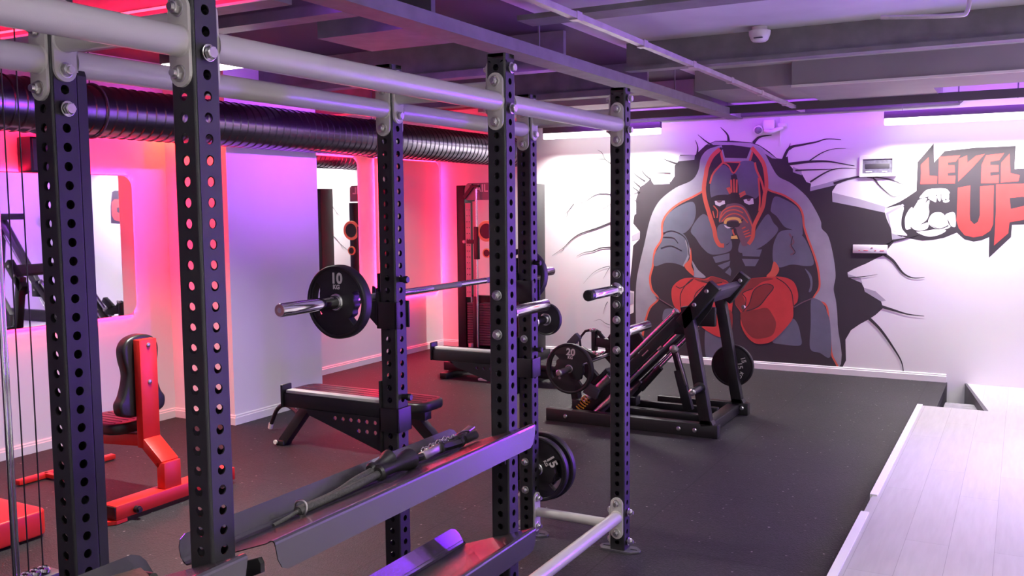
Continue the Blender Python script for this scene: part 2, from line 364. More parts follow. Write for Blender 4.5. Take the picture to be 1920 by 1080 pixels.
# ------------------------------------------------------------------ lamps
def linear_lamp(label, x0, x1, y, z, power, group=None, axis='x', h=.128, w=.062, color=(1., .965, .93), wires=True, up=0., spread=128):
    """suspended linear luminaire: anthracite body, glowing diffuser below, two wires up to the ceiling"""
    cx = (x0+x1)/2
    loc = (cx, y, z) if axis == 'x' else (y, cx, z)
    t = thing('linear_lamp', label, 'lamp', loc, group); L = x1-x0
    M = Matrix.Translation(loc) if axis == 'x' else Matrix.Translation(loc) @ Matrix.Rotation(PI/2, 4, 'Z')
    MB().bbox((-L/2, -w/2, .062), (L/2, w/2, h), .004, 0, M).build('housing', M_LAMPBODY, t)
    MB().bbox((-L/2+.004, -w/2+.003, 0), (L/2-.004, w/2-.003, .064), .009, 0, M).build('diffuser', M_DIFF, t)
    if wires:
        for sx in (-1, 1):
            mw = MB(); mw.cyl(M @ Vector((sx*(L/2-.16), 0, h)), M @ Vector((sx*(L/2-.16), 0, CEIL-z)), .0015, 6)
            mw.build('wire', M_PIPE, t)
        MB().tube([M @ Vector(p) for p in smooth_line([(L/2-.10, 0, h), (L/2-.14, 0, h+.05), (L/2-.16, 0, CEIL-z-.02)], 4)], .002, 6).build('power_cord', M_PIPE, t)
    a = area('lamp_light', (loc[0], loc[1], loc[2]-.02), (L, w), power, color, (0, 0, -1), spread=spread)
    if axis == 'y': a.rotation_euler = (0, 0, PI/2)
    a.parent = t; a.location = (0, 0, -.02)
    if up:
        a = area('added_uplight', (loc[0], loc[1], loc[2]+h+.01), (L, w), up*power, color, (0, 0, 1)); a.parent = t; a.location = (0, 0, h+.01)  # upward light added to brighten the ceiling
    return t
linear_lamp('suspended linear lamp in front of the painted wall, seen behind the far rack upright', -3.06, -1.67, 5.28, 2.49, E_WHITE*1.5)
linear_lamp('suspended linear lamp above the red lettering at the right edge', .55, 2.15, 5.28, 2.47, E_WHITE*1.35)
linear_lamp('linear lamp high over the left bench, its end showing below the rack top bar', -2.62, -1.95, -.46, 2.50, E_WHITE*1.5)
G = 'unseen linear lamps added over the near half of the room'
for (a, b, y, z, pw) in ((1.3, 2.7, -2.6, 2.70, 1.4), (.3, 1.7, -5.0, 2.7, 1.2), (2.4, 3.8, 2.3, 2.60, 2.3)):  # unseen lamps added to light the rack, floor and painted wall
    linear_lamp('unseen linear lamp added under the ceiling for general light', a, b, y, z, E_WHITE*pw, G, wires=False, up=1.3, spread=138)

def led_run(label, pts, r, mt, lights, name='led_strip'):
    t = thing(name, label, 'led strip', pts[0])
    MB().tube(pts, r, 8).build('light_line', mt, t)
    for (loc, size, p, col, dr) in lights:
        a = area('strip_light', loc, size, p, col, dr); a.parent = t; a.location = Vector(loc)-root_loc(t)
    return t
PUR = (.42, .07, 1.); RED = (1., .006, .065); BLU = (.20, .01, 1.)
tp_ = led_run('purple led strip in a dark channel washing the top of the painted wall', [(-2.6, 5.09, 2.695), (4.7, 5.09, 2.695)], .006, M_LEDPURPLE,
        [((1.05, 5.09, 2.685), (7.3, .02), E_PURPLE*.85, PUR, (0, 1, -.25))])
MB().box((-2.65, 5.055, 2.64), (4.75, 5.065, 2.72)).build('channel', M_LAMPBODY, tp_)
rp_ = led_run('unseen purple light bar added on the platform to tint the rack faces', [(2.9, 3.3, .15), (2.9, 3.3, 1.9)], .02, M_LEDPURPLE,  # unseen bar added to turn the rack's right faces purple
        [((2.87, 3.26, 1.0), (.14, 1.7), E_PURPLE*1.8, BLU, (-.72, -1, 0))])
[c for c in rp_.children if c.type == 'LIGHT'][0].data.spread = math.radians(110)
MB().cyl((2.9, 3.3, .099), (2.9, 3.3, .15), .09, 28).build('foot', M_LAMPBODY, rp_)
led_run('purple led line on the right wall near the painted wall', [(4.87, 3.2, 2.3), (4.87, 5.3, 2.3)], .01, M_LEDPURPLE,
        [((4.84, 4.3, 2.1), (1.8, .06), E_PURPLE*3.2, PUR, (-1, .3, -.5))])
led_run('red led bar above the column front, hidden behind the spiral duct', [(XL1+.06, CY0-.05, 2.40), (XC-.08, CY0-.05, 2.40)], .007, M_LEDRED,
        [((-4.15, CY0-.09, 2.40), (.6, .04), E_RED*.9, (1., .022, .004), (0, .12, -1))])
led_run('red led strip high on the left wall behind the spiral duct', [(XL1+.04, -1.6, 2.40), (XL1+.04, 1.0, 2.40)], .006, M_LEDRED,
        [((XL1+.08, -.3, 2.39), (2.6, .03), E_RED*.7, RED, (-.12, 0, -1))])
led_run('red led strip along the dark beam above the left bench', [(-4.3, -1.34, 2.62), (-1.1, -1.34, 2.62)], .006, M_LEDRED,
        [((-2.7, -1.40, 2.60), (3.0, .03), E_RED*.6, RED, (0, .5, 1))])
lb_ = led_run('purple led strip along the left flank of the long ceiling beam', [(-1.05, -3.0, 2.665), (-1.05, 4.2, 2.665)], .006, M_LEDPURPLE,
        [((-1.07, 1.85, 2.64), (1.5, .03), E_PURPLE*.34, (.45, .05, 1.), (-1, 0, -.13)), ((-1.07, -1.4, 2.64), (3.8, .03), E_PURPLE*.03, (.40, .05, 1.), (-1, 0, -.02))])
for c in lb_.children:
    if c.type == 'LIGHT': c.data.spread = math.radians(42)
# ------------------------------------------------------------------ mirrors on the left wall, lit from behind
def wall_mirror(label, xw, y0, y1, z0, z1, power, cr=.09):
    t = thing('wall_mirror', label, 'mirror', (xw, (y0+y1)/2, z0), 'backlit mirrors on the left wall')
    gap = .045
    Mx = Matrix(((0, 0, 1, 0), (1, 0, 0, 0), (0, 1, 0, 0), (0, 0, 0, 1)))       # (a,b,c) -> (c,a,b)
    gl = MB().addme(curve_mesh([rrect(y0, z0, y1, z1, cr)], .003), 0, False, Matrix.Translation((xw+gap, 0, 0)) @ Mx)
    gl.build('glass', M_MIRROR, t)
    MB().addme(curve_mesh([rrect(y0+.05, z0+.05, y1-.05, z1-.05, cr*.6)], (gap-.006)/2), 0, False, Matrix.Translation((xw+gap/2, 0, 0)) @ Mx).build('back_box', M_PLATEW, t)
    k = .022; lp = [(xw+gap*.5, a, b) for a, b in rrect(y0+k, z0+k, y1-k, z1-k, cr*.8)]
    MB().tube(lp, .010, 8, closed=True).build('led_strip', M_LEDRED, t)
    H = z1-z0; L = y1-y0; pw = power/(2*(H+L))
    for loc, size, p, dr in (((xw+.012, (y0+y1)/2, z1+.01), (L, .02), L*pw, (0, 0, 1)), ((xw+.012, (y0+y1)/2, z0-.01), (L, .02), L*pw, (0, 0, -1)),
                             ((xw+.012, y0-.01, (z0+z1)/2), (.02, H), H*pw, (0, -1, 0)), ((xw+.012, y1+.01, (z0+z1)/2), (.02, H), H*pw, (0, 1, 0))):
        a = area('mirror_glow', loc, size, p, RED, dr)
        d = Vector(dr)
        z = -d; x = Vector((0, 1, 0)) if abs(d.z) > .5 else Vector((1, 0, 0)); yv = z.cross(x)
        a.rotation_euler = Matrix((x, yv, z)).transposed().to_euler()
        a.parent = t; a.location = Vector(loc)-root_loc(t)
    return t
wall_mirror('wide backlit mirror with rounded corners behind the red bench', XL1, -1.05, .765, .915, 2.0, 22)
wall_mirror('backlit mirror beside the wall column, reflecting a black post and thin wall cracks', XL2, 2.42, 3.84, .72, 2.27, 34)
wall_mirror('backlit mirror nearest the painted wall, its left edge glowing hot pink', XL2, 4.22, 5.46, .70, 2.28, 34)

# ------------------------------------------------------------------ power rack
Z0 = 2.2485; HW = .039; TOP = 2.30
POST = {'A': (-.515, -2.68), 'B': (0, -2.68), 'C': (-.515, -1.19), 'D': (0, -1.19), 'E': (-.515, 0), 'F': (0, 0), 'G': (-.515, -4.17), 'H': (0, -4.17)}
rack = thing('power_rack', 'tall black perforated power rack with pale round crossbars and tilted storage trays', 'power rack', (-.26, -1.34, 0))
def upright_mesh():
    m = MB(); cr = .007; hw = HW-cr; th = .004; r = .0125; n = 16
    zs = [Z0-.05*k for k in range(45)]; z_top = zs[0]+.025; z_bot = zs[-1]-.025
    ang = [2*PI*(i+.5)/n for i in range(n)]
    def rectpt(a, hx, hy):
        c, s = math.cos(a), math.sin(a); k = min(hx/abs(c) if abs(c) > 1e-9 else 9, hy/abs(s) if abs(s) > 1e-9 else 9); return (c*k, s*k)
    hx, hy = hw, .025
    corner = math.atan2(hy, hx)
    av = sorted(ang + [corner, PI-corner, PI+corner, 2*PI-corner]); n = len(av)
    for f in range(4):
        R = Matrix.Rotation(f*PI/2, 4, 'Z')
        for z in zs:
            v = []; 
            for a in av: x, y = rectpt(a, hx, hy); v.append((x, -HW, z+y))
            for a in av: v.append((r*math.cos(a), -HW, z+r*math.sin(a)))
            for a in av: v.append((r*math.cos(a), -HW+th, z+r*math.sin(a)))
            for a in av: x, y = rectpt(a, hx, hy); v.append((x, -HW+th, z+y))
            fs = []
            for i in range(n):
                j = (i+1) % n
                fs += [(i, j, n+j, n+i), (n+i, n+j, 2*n+j, 2*n+i), (2*n+i, 2*n+j, 3*n+j, 3*n+i)]
            m.add(v, fs, 0, False, R)
        for a, b in ((z_top, TOP), (0.002, z_bot)):
            m.add([(-hx, -HW, a), (hx, -HW, a), (hx, -HW, b), (-hx, -HW, b)], [(0, 1, 2, 3)], 0, False, R)
        # rounded corner strip
        seg = 4; v = []
        for i in range(seg+1):
            a = -PI/2 + (PI/2)*i/seg
            v += [(hw+cr*math.cos(a), -hw+cr*math.sin(a), .002), (hw+cr*math.cos(a), -hw+cr*math.sin(a), TOP)]
        m.add(v, [(2*i, 2*i+2, 2*i+3, 2*i+1) for i in range(seg)], 0, True, R)
    o = [(hw if abs(x) > 0 else 0) for x in (0,)]
    m.prism(rrect(-HW+.001, -HW+.001, HW-.001, HW-.001, cr, 3), TOP-.004, TOP, 'xy')
    return m
up0 = None
for k, (x, y) in POST.items():
    if up0 is None:
        up0 = upright_mesh().build('upright', M_RACK, rack, loc=(x, y, 0))
    else: dup(up0, rack, (x, y, 0))
# obround mounting plates, bolts and round tubes
def obround(wd, ht, n=10):
    r = wd/2; s = ht/2-r
    return [(r*math.cos(a), s+r*math.sin(a)) for a in [PI*i/n for i in range(n+1)]] + [(r*math.cos(a), -s+r*math.sin(a)) for a in [PI+PI*i/n for i in range(n+1)]]
RXZ = Matrix(((1, 0, 0, 0), (0, 0, -1, 0), (0, 1, 0, 0), (0, 0, 0, 1)))          # (x,y,z) -> (x,-z,y): flat outline stood up, facing -y
me_plate = curve_mesh([obround(.066, .212)], .0035, .0012)
plate0 = MB().addme(me_plate, 0, False, RXZ).build('mounting_plate', M_WHITE, rack, loc=(0, -HW-.0035, 2.1235))
DIRS = {'-y': 0, '+x': PI/2, '+y': PI, '-x': -PI/2}
VEC = {'-y': (0, -1), '+x': (1, 0), '+y': (0, 1), '-x': (-1, 0)}
first_plate = [True]
def mplate(post, side, z, mt=None):
    x, y = POST[post]; dx, dy = VEC[side]; d = HW+.0036
    if first_plate[0] and mt is None: first_plate[0] = False; o = plate0; o.location = Vector((x+dx*d, y+dy*d, z))-root_loc(rack); o.rotation_euler = (0, 0, DIRS[side]); return o
    o = dup(plate0, rack, (x+dx*d, y+dy*d, z), (0, 0, DIRS[side]))
    if mt: o.data = plate_dark.data
    return o
plate_dark = MB().addme(me_plate, 0, False, RXZ).build('mounting_plate', M_RACK, rack, loc=(0, HW+.0036, 1.0985)); plate_dark.rotation_euler = (0, 0, PI)
# through bolt along y: flanged hex head at -y, washer, shank, nut and thread at +y
def bolt_mesh(nut_front):
    m = MB(); L = HW+.007
    for sgn, nut in ((-1, nut_front), (1, not nut_front)):
        ax = (0, sgn, 0); s = L
        m.lathe((0, sgn*s, 0), ax, [(0, .0), (0, .0205), (.0028, .0205), (.0034, .019)], 24)
        hexr = .0158; p = [(hexr*math.cos(PI/3*i), hexr*math.sin(PI/3*i)) for i in range(6)]
        if sgn < 0: m.cyl((0, -L, 0), (0, L, 0), .007, 12)
        y0 = sgn*(s+.003); y1 = sgn*(s+.015)
        m.prism(p, y0, y1, 'xz')
        m.lathe((0, sgn*(s+.003), 0), ax, [(.0115, .0145), (.0145, .0125), (.0145, 0)], 20)
        if nut:
            m.cyl((0, sgn*(s+.010), 0), (0, sgn*(s+.026), 0), .0088, 16)
    return m
bolt_nut = bolt_mesh(True).build('bolt', M_ZINC, rack, loc=(0, 0, 0)); bolt_head = bolt_mesh(False).build('bolt', M_ZINC, rack, loc=(0, 0, 0))
used = {id(bolt_nut): False, id(bolt_head): False}
def bolt(post, axis, k, nut=True, off=0):
    src = bolt_nut if nut else bolt_head
    x, y = POST[post]; rz = 0 if axis == 'y' else PI/2; loc = (x, y, Z0-.05*k)
    if not used[id(src)]:
        used[id(src)] = True; src.location = Vector(loc)-root_loc(rack); src.rotation_euler = (0, 0, rz); return
    dup(src, rack, loc, (0, 0, rz))
ZT, ZX, ZB, ZBX = 2.1235, 2.1735, .1735, .1235
def tube_y(x, ya, yb, z, r):
    ya += HW+.007; yb -= HW+.007
    MB().cyl((x, ya, z), (x, yb, z), r, 32).lathe((x, ya, z), (0, 1, 0), [(0, r+.004), (.004, r)], 32).lathe((x, yb, z), (0, -1, 0), [(0, r+.004), (.004, r)], 32).build('cross_tube', M_WHITE, rack)
def tube_x(xa, xb, y, z, r):
    xa += HW+.007; xb -= HW+.007
    MB().cyl((xa, y, z), (xb, y, z), r, 32).lathe((xa, y, z), (1, 0, 0), [(0, r+.004), (.004, r)], 32).lathe((xb, y, z), (-1, 0, 0), [(0, r+.004), (.004, r)], 32).build('cross_tube', M_WHITE, rack)
for a, b in (('B', 'D'), ('D', 'F'), ('A', 'C'), ('C', 'E'), ('H', 'B'), ('G', 'A')):
    tube_y(POST[a][0], POST[a][1], POST[b][1], ZT, .036)
    mplate(a, '+y', ZT); mplate(b, '-y', ZT)
for a, b in (('A', 'B'), ('C', 'D'), ('E', 'F'), ('G', 'H')):
    tube_x(POST[a][0], POST[b][0], POST[a][1], ZX, .031)
    mplate(a, '+x', ZX); mplate(b, '-x', ZX)
for p in 'ABCDEF':
    for k in (1, 4): bolt(p, 'y', k, True)
for p in 'BDF':
    for k in (0, 3): bolt(p, 'x', k, False)
for p in 'ACE':
    for k in (0, 3): bolt(p, 'x', k, p == 'A')
bolt('A', 'x', 5, False)
# low tubes between the two bays at the far end
tube_y(0, POST['D'][1], 0, ZB+.005, .031); mplate('F', '-y', ZB); mplate('D', '+y', ZB)
tube_x(POST['E'][0], 0, 0, ZBX, .025); mplate('E', '+x', ZBX); mplate('F', '-x', ZBX)
for k in (40, 43): bolt('F', 'y', k); bolt('D', 'y', k)
for k in (41, 44): bolt('F', 'x', k, True); bolt('E', 'x', k, True)
# foot plates with slotted, clipped ends
def foot(post, lo, hi):
    x, y = POST[post]
    wd = .052; out = [(-wd, -wd), (wd, -wd), (wd, wd), (-wd, wd)]
    c = .035
    poly = [(lo+c*.6, -wd+.006), (hi-c, -wd+.006), (hi, -.012), (hi, .012), (hi-c, wd-.006), (lo+c, wd-.006), (lo, .012), (lo, -.012)]
    slot = lambda cx: [(cx+.016*math.cos(a)*1.0 if 0 else cx+(.014 if math.cos(a) > 0 else -.014)+.006*math.cos(a), .006*math.sin(a)) for a in [2*PI*i/16 for i in range(16)]]
    me = curve_mesh([poly, slot((hi+HW)/2), slot((lo-HW)/2)], .004)
    MB().addme(me, 0, False, Matrix.Translation((x, y, .0045))).build('foot_plate', M_BLACK if 0 else M_DARKGREY, rack)
for p in 'ABCDEF': foot(p, -.105, .108)
# tilted storage trays
def tray(y0, y1, dz, ext=0):
    t = .003
    sec = [(-.150, .812), (.150, .918)]                       # sloping bed
    bed = MB(); n = 8
    # bed with softly curved edges into both lips
    pr = [(-.172, .822), (-.166, .812), (-.155, .808), (-.140, .812), (.128, .912), (.142, .921), (.150, .922), (.156, .918), (.158, .910)]
    o = pr + [(x, z-t) if abs(x) < .15 else (x-(.003 if x > 0 else -.003), z-t) for x, z in pr[::-1]]
    bed.prism([(a, b+dz) for a, b in o], y0, y1, 'xz').build('tray_bed', M_TRAY, rack)
    r = .045
    fl = [(y0, .912+dz), (y0+.008, .872+dz), (y0+.022, .848+dz), (y0+.042, .838+dz), (y1-.042, .838+dz), (y1-.022, .848+dz), (y1-.008, .872+dz), (y1, .912+dz)]
    MB().prism(fl, .155, .158, 'yz').build('tray_lip', M_TRAY, rack)
    bk = [(y0, 0), (y0+.006, .030), (y0+.018, .048), (y0+.04, .058), (y1-.04, .058), (y1-.018, .048), (y1-.006, .030), (y1, 0)]
    M = Matrix.Translation((-.172, 0, .820+dz)) @ Matrix.Rotation(math.radians(-28), 4, 'Y')
    MB().prism(bk, -.0015, .0015, 'yz', 0, M).build('tray_lip', M_TRAY, rack)
def tray_arm(post, side, dz):
    x, y = POST[post]; s = side
    y0, y1 = sorted((y+s*HW, y+s*(HW+.014)))
    MB().prism([(-.120, .790+dz), (.110, .874+dz), (.118, .862+dz), (.118, .838+dz), (.03, .80+dz), (.03, .75+dz), (-.03, .75+dz), (-.03, .79+dz), (-.12, .765+dz)], y0, y1, 'xz').build('tray_bracket', M_BLACK, rack)
for dz in (0, -.4):
    tray(POST['B'][1]+HW+.012, POST['D'][1]-HW-.004, dz); tray_arm('B', 1, dz); tray_arm('D', -1, dz)
    tray(POST['H'][1]+HW+.012, POST['B'][1]-HW-.004, dz); tray_arm('B', -1, dz); tray_arm('H', 1, dz)
# weight pegs on the uprights
def peg(post, side, z, L=.33, cap=False, dark=True, kk=()):
    x, y = POST[post]; dx, dy = VEC[side]; d = HW+.007
    p0 = Vector((x+dx*d, y+dy*d, z)); ax = Vector((dx, dy, 0))
    mplate(post, side, z, True)
    pg = MB().lathe(p0, ax, [(0, .036), (.012, .036), (.018, .030), (.02, .0245), (L-.004, .0245), (L, .0225), (L, 0)], 32).build('weight_peg', M_CHROME, rack)
    if cap:
        MB().lathe(p0+ax*(L-.03), ax, [(0, .0262), (.034, .0262), (.040, .021), (.041, 0)], 32).build('end_cap', M_VINYL, pg)
    for s in (-1, 1): bolt(post, 'y', (Z0-z)/.05+s*1.5, True)
peg('F', '-y', 1.3235, .34, True); peg('D', '+y', 1.3235, .32); peg('F', '+y', 1.0985, .34); peg('E', '+y', 1.1235, .30); peg('E', '+y', .3235, .30)
for o in (plate_dark,):
    o.location = Vector((POST['D'][0], POST['D'][1]+HW+.0036, .5))-root_loc(rack)

# ------------------------------------------------------------------ removable rack fittings
def j_hook(post, z, label):
    x, y = POST[post]; t = thing('j_hook', label, 'j-hook', (x, y, z), 'j-hooks holding the barbell')
    m = MB(); a = HW+.001; b = HW+.009
    m.bbox((x-b, y-b, z-.13), (x+b, y-a, z-.02), .002).bbox((x-b, y+a, z-.13), (x+b, y+b, z-.02), .002).bbox((x-b-.002, y-b, z-.13), (x-a, y+b, z+.02), .002).bbox((x+a, y-b, z-.13), (x+b, y-b+.03, z-.02), .002)
    m.build('sleeve', M_BLACK, t)
    m = MB(); out = [(x-b, z-.13), (x-b, z+.035), (x-b-.012, z+.035), (x-b-.014, z-.026), (x-b-.060, z-.030), (x-b-.064, z+.03), (x-b-.078, z+.036), (x-b-.082, z-.045), (x-b-.05, z-.085)]
    m.prism(out, y-.036, y-.028).prism(out, y+.028, y+.036).prism([(x-b-.012, z-.028), (x-b-.062, z-.032), (x-b-.064, z-.042), (x-b, z-.042)], y-.03, y+.03)
    m.build('hook', M_BLACK, t)
    MB().bbox((x-b-.062, y-.028, z-.031), (x-b-.012, y+.028, z-.022), .003).bbox((x-b-.012, y-.026, z-.03), (x-b-.001, y+.026, z+.03), .003).build('liner', M_VINYL, t)
    MB().cyl((x-b, y, z+.07-.0), (x+HW+.02, y, z+.07), .011, 16).lathe((x+HW+.018, y, z+.07), (1, 0, 0), [(0, .014), (.012, .015), (.018, .012), (.018, 0)], 16).bbox((x-b-.010, y-.030, z-.13), (x-b, y+.030, z+.095), .003).build('locating_pin', M_BLACK, t)
j_hook('C', 1.372, 'black j-hook on the left rack upright, carrying the barbell beside the 10 kg plate')
j_hook('E', 1.372, 'black j-hook on the far rack upright, carrying the far end of the barbell')
def spotter_arm(post, zt, label):
    x, y = POST[post]; t = thing('spotter_arm', label, 'spotter arm', (x, y, zt-.2), 'spotter arms on the rack'); b = HW+.009; a = HW+.001
    xe = -1.10
    MB().bbox((xe, y-.026, zt-.062), (x-b, y+.026, zt), .004).build('arm', M_BLACK, t)
    MB().bbox((xe+.012, y-.022, zt), (x-b-.01, y+.022, zt+.014), .003).build('wear_strip', M_PLASTIC, t)
    MB().bbox((xe-.012, y-.032, zt-.062), (xe, y+.032, zt+.036), .004).build('end_plate', M_BLACK, t)
    MB().bbox((x-b, y-b, zt-.11), (x+b, y-a, zt-.01), .002).bbox((x-b, y+a, zt-.11), (x+b, y+b, zt-.01), .002).bbox((x+a, y-b, zt-.11), (x+b, y+b, zt-.01), .002).bbox((x-b, y-b, zt-.20), (x-a, y+b, zt+.10), .002).build('sleeve', M_BLACK, t)
    tri = [(x-b, zt-.060), (x-.46, zt-.060), (x-.44, zt-.085), (x-b, zt-.205)]
    holes = [(x-.085-.042*i, zt-.083) for i in range(6)] + [(x-.085-.042*i, zt-.125) for i in range(3)]
    me = curve_mesh([tri]+[circle(.009, 14, cx, cz) for cx, cz in holes], .0025)
    MB().addme(me, 0, False, Matrix.Translation((0, y-.026, 0)) @ RXZ).build('gusset', M_BLACK, t)
    MB().cyl((x-b, y, zt+.035), (x+HW+.025, y, zt+.035), .011, 16).lathe((x+HW+.022, y, zt+.035), (1, 0, 0), [(0, .014), (.014, .015), (.02, .011), (.02, 0)], 16).build('locating_pin', M_VINYL, t)
spotter_arm('C', .925, 'black spotter arm with pale wear strip, reaching over the end of the flat bench')
spotter_arm('E', .955, 'black spotter arm with pale wear strip, in front of the cable machine at the back')

# ------------------------------------------------------------------ barbell and plates
BX, BZ, BY = -.603, 1.368, -.652
bar = thing('barbell', 'steel barbell with knurled shaft resting on the rack j-hooks', 'barbell', (BX, BY, BZ-.025))
MB().cyl((BX, BY-.69, BZ), (BX, BY+.69, BZ), .0142, 24).build('shaft', M_CHROME, bar)
for a, b in ((-.60, -.36), (-.12, .12), (.36, .60)): MB().cyl((BX, BY+a, BZ), (BX, BY+b, BZ), .0147, 24).build('knurling', M_KNURL, bar)
for s in (-1, 1):
    ps = MB().lathe((BX, BY+s*.675, BZ), (0, s, 0), [(0, .014), (0, .030), (.006, .037), (.022, .037), (.028, .030), (.03, .025), (.432, .025), (.436, .0235), (.436, 0)], 32).build('sleeve', M_CHROME, bar)
    MB().lathe((BX, BY+s*1.111, BZ), (0, s, 0), [(-.002, .0215), (.001, .0215), (.001, .010), (-.004, .009), (-.004, 0)], 24).build('end_cap', mat('pale copper end cap', (.75, .52, .45), .35, 1., var=.05), ps)
def kidney(r0, r1, a0, a1, n=14, wave=0):
    a = [math.radians(a0+(a1-a0)*i/n) for i in range(n+1)]
    o = [((r1)*math.cos(t), (r1)*math.sin(t)) for t in a]
    i_ = [((r0-(wave*math.cos(5.5*PI*i/n) if wave else 0))*math.cos(t), (r0-(wave*math.cos(5.5*PI*i/n) if wave else 0))*math.sin(t)) for i, t in enumerate(a)]
    return o + i_[::-1]
def weight_plate(R, T, label, loc, txt, facing=-1, spin=0., grips=2, group=None, tsize=None, flat=False, tilt=0):
    """rubber grip plate; its axis lies along world y, lettering on the -y side; loc is the centre of the front face"""
    t = thing('weight_plate', label, 'weight plate', (loc[0], loc[1], loc[2]), group)
    t.rotation_euler = (tilt, spin, 0)
    h = T/2
    holes = [circle(.0255, 28)]
    if grips == 2: holes += [kidney(R*.60, R*.83, 180-38, 180+34, 18, R*.02), kidney(R*.60, R*.83, -46, 26, 18, R*.02)]
    if grips == 3: holes += [kidney(R*.48, R*.80, c-32, c+32, 16, 0) for c in (90, 210, 330)]
    me = curve_mesh([circle(R*.90, 64)]+holes, h*.62, .003)
    m = MB().addme(me, 0, False, Matrix.Translation((0, h, 0)) @ RXZ)
    m.lathe((0, 0, 0), (0, 1, 0), [(T*.24, R*.87), (T*.06, R*.895), (T*.0, R*.93), (T*.02, R*.965), (T*.14, R*.995), (T*.3, R), (T*.7, R), (T*.86, R*.995), (T*.98, R*.965), (T, R*.93), (T*.94, R*.895), (T*.76, R*.87)], 72)
    m.build('disc', M_RUBBER, t, loc=root_loc(t))
    if True:
        MB().lathe((0, 0, 0), (0, 1, 0), [(T*.12, .0262), (T*.02, .0262), (T*.02, .031), (T*.07, .0335), (T*.16, .034)], 36).build('hub_ring', M_ZINC, t, loc=root_loc(t))
    L = MB(); ts = tsize or R*.46
    for (s, sz, cx, cz, rot) in txt:
        L.addme(text_mesh(s, sz*ts, .0006, sz*ts*.035), 0, False, Matrix.Rotation(0, 4, 'Y') @ Matrix.Translation((cx*R, T*.155-.0016, cz*R)) @ Matrix.Rotation(rot, 4, 'Y') @ RXZ)
    if txt: L.build('lettering', M_LETTER, t, loc=root_loc(t))
    return t
weight_plate(.145, .052, 'black 10 kg grip plate on the near end of the barbell', (BX, -1.452, BZ), [('10', .86, .03, .63, 0), ('KG', .36, .02, .405, 0)])
weight_plate(.143, .050, 'black open-grip plate on the far end of the barbell', (BX, .085, BZ), [], grips=3)
weight_plate(.088, .030, 'small black plate on the chrome peg at chest height on the far upright', (-.515, .20, 1.1235), [], grips=0, tsize=.03)
weight_plate(.176, .042, 'front black 15 kg plate low on the far rack upright, white 15 facing the camera', (-.515, .085, .3235), [('15', .80, .50, .30, 1.0), ('KG', .30, .30, .22, 1.0)], spin=.0)
weight_plate(.186, .045, 'rear black plate on the low far peg, its rim showing behind the 15 kg plate', (-.515, .150, .3235), [], spin=.9)

# ------------------------------------------------------------------ attachments lying on the upper tray
def on_tray(x): return .862+(x+.006)*.373+.001           # height of the sloping bed at x
rp = thing('triceps_rope', 'thick black triceps rope with rubber ends and a small ring lying on the upper tray', 'rope', (0, -2.1, .86))
def bed(x): return .812+(x+.14)*.3865
def tp(x, y, l): return Vector((x, y, bed(x)+l))
strands = [[(-.12,-2.24,.022), (-.118,-2.12,.022), (-.118,-2.05,.026), (-.116,-1.97,.040), (-.120,-1.90,.046), (-.122,-1.86,.05)], [(-.112,-2.24,.018), (-.100,-2.12,.020), (-.094,-2.05,.022), (-.090,-1.97,.026), (-.096,-1.89,.030), (-.098,-1.86,.034)]]
for s in strands: MB().tube(smooth_line([tp(*p) for p in s], 8), .0125, 12).build('rope_strand', M_ROPE, rp)
MB().tube(smooth_line([tp(-.12,-2.34,.008), tp(-.118,-2.28,.014), tp(-.116,-2.24,.02)], 6), [.006]*12+[.012], 10).build('rope_tail', M_ROPE, rp)
c = tp(-.117, -2.225, .024)
MB().tube([c+Vector((.021*math.cos(a), .004*math.sin(2*a), .024*math.sin(a))) for a in [2*PI*i/24 for i in range(24)]], .0035, 8, closed=True).build('ring', M_BRUSH, rp)
for (a, b, r) in (((-.098,-1.875,.034), (-.100,-1.675,.038), 1), ((-.128,-1.875,.052), (-.118,-1.77,.068), .85)):
    p0, p1 = tp(*a), tp(*b); L = (p1-p0).length
    MB().lathe(p0, p1-p0, [(0, 0), (0, .021*r), (.008, .028*r), (.018, .028*r), (.024, .021*r), (L*.35, .020*r), (L*.6, .024*r), (L*.85, .036*r), (L*.95, .037*r), (L, .028*r), (L, 0)], 28).build('rubber_end', M_VINYL, rp)
# two stirrup handles and their chrome links
def link_chain(t, a, b, n, r=.0075):
    a, b = tp(*a), tp(*b)
    for i in range(n):
        c = a.lerp(b, i/max(1, n-1)); d = (b-a).normalized(); u = d.cross(Vector((0,0,1))).normalized() if i % 2 else Vector((0,0,1)); u = (u-d*u.dot(d)).normalized()
        MB().tube([c+d*(.011*math.cos(q))+u*(r*math.sin(q)) for q in [2*PI*k/16 for k in range(16)]], .0028, 6, closed=True).build('chain_link', M_CHROME, t)
def blockat(a, b, w, h, r=.004, p=0, f=M_VINYL, t=None, nm='strap'):
    MB().beam(tp(*a), tp(*b), w, h, (1, 0, .38), r=r).build(nm, f, t)
h1 = thing('cable_stirrup', 'black gripped cable stirrup with grey strap lying next to the rubber rope ends', 'cable attachment', (-.1, -1.5, .85))
MB().tube(smooth_line([tp(-.115,-1.655,.038), tp(-.112,-1.62,.03), tp(-.11,-1.585,.028)], 5), .012, 10).build('cord', M_VINYL, h1)
MB().cyl(tp(-.115,-1.66,.04), tp(-.114,-1.635,.038), .009, 16).build('ferrule', M_CHROME, h1)
blockat((-.112,-1.595,.026), (-.108,-1.475,.034), .034, .030, .006, f=M_BRUSH, t=h1)
link_chain(h1, (-.12,-1.575,.050), (-.118,-1.44,.058), 7)
MB().cyl(tp(-.100,-1.480,.030), tp(-.096,-1.365,.022), .0165, 6).cyl(tp(-.0985,-1.365,.022), tp(-.096,-1.352,.022), .0195, 20).cyl(tp(-.100,-1.492,.030), tp(-.100,-1.48,.030), .0195, 20).build('grip', M_VINYL, h1)
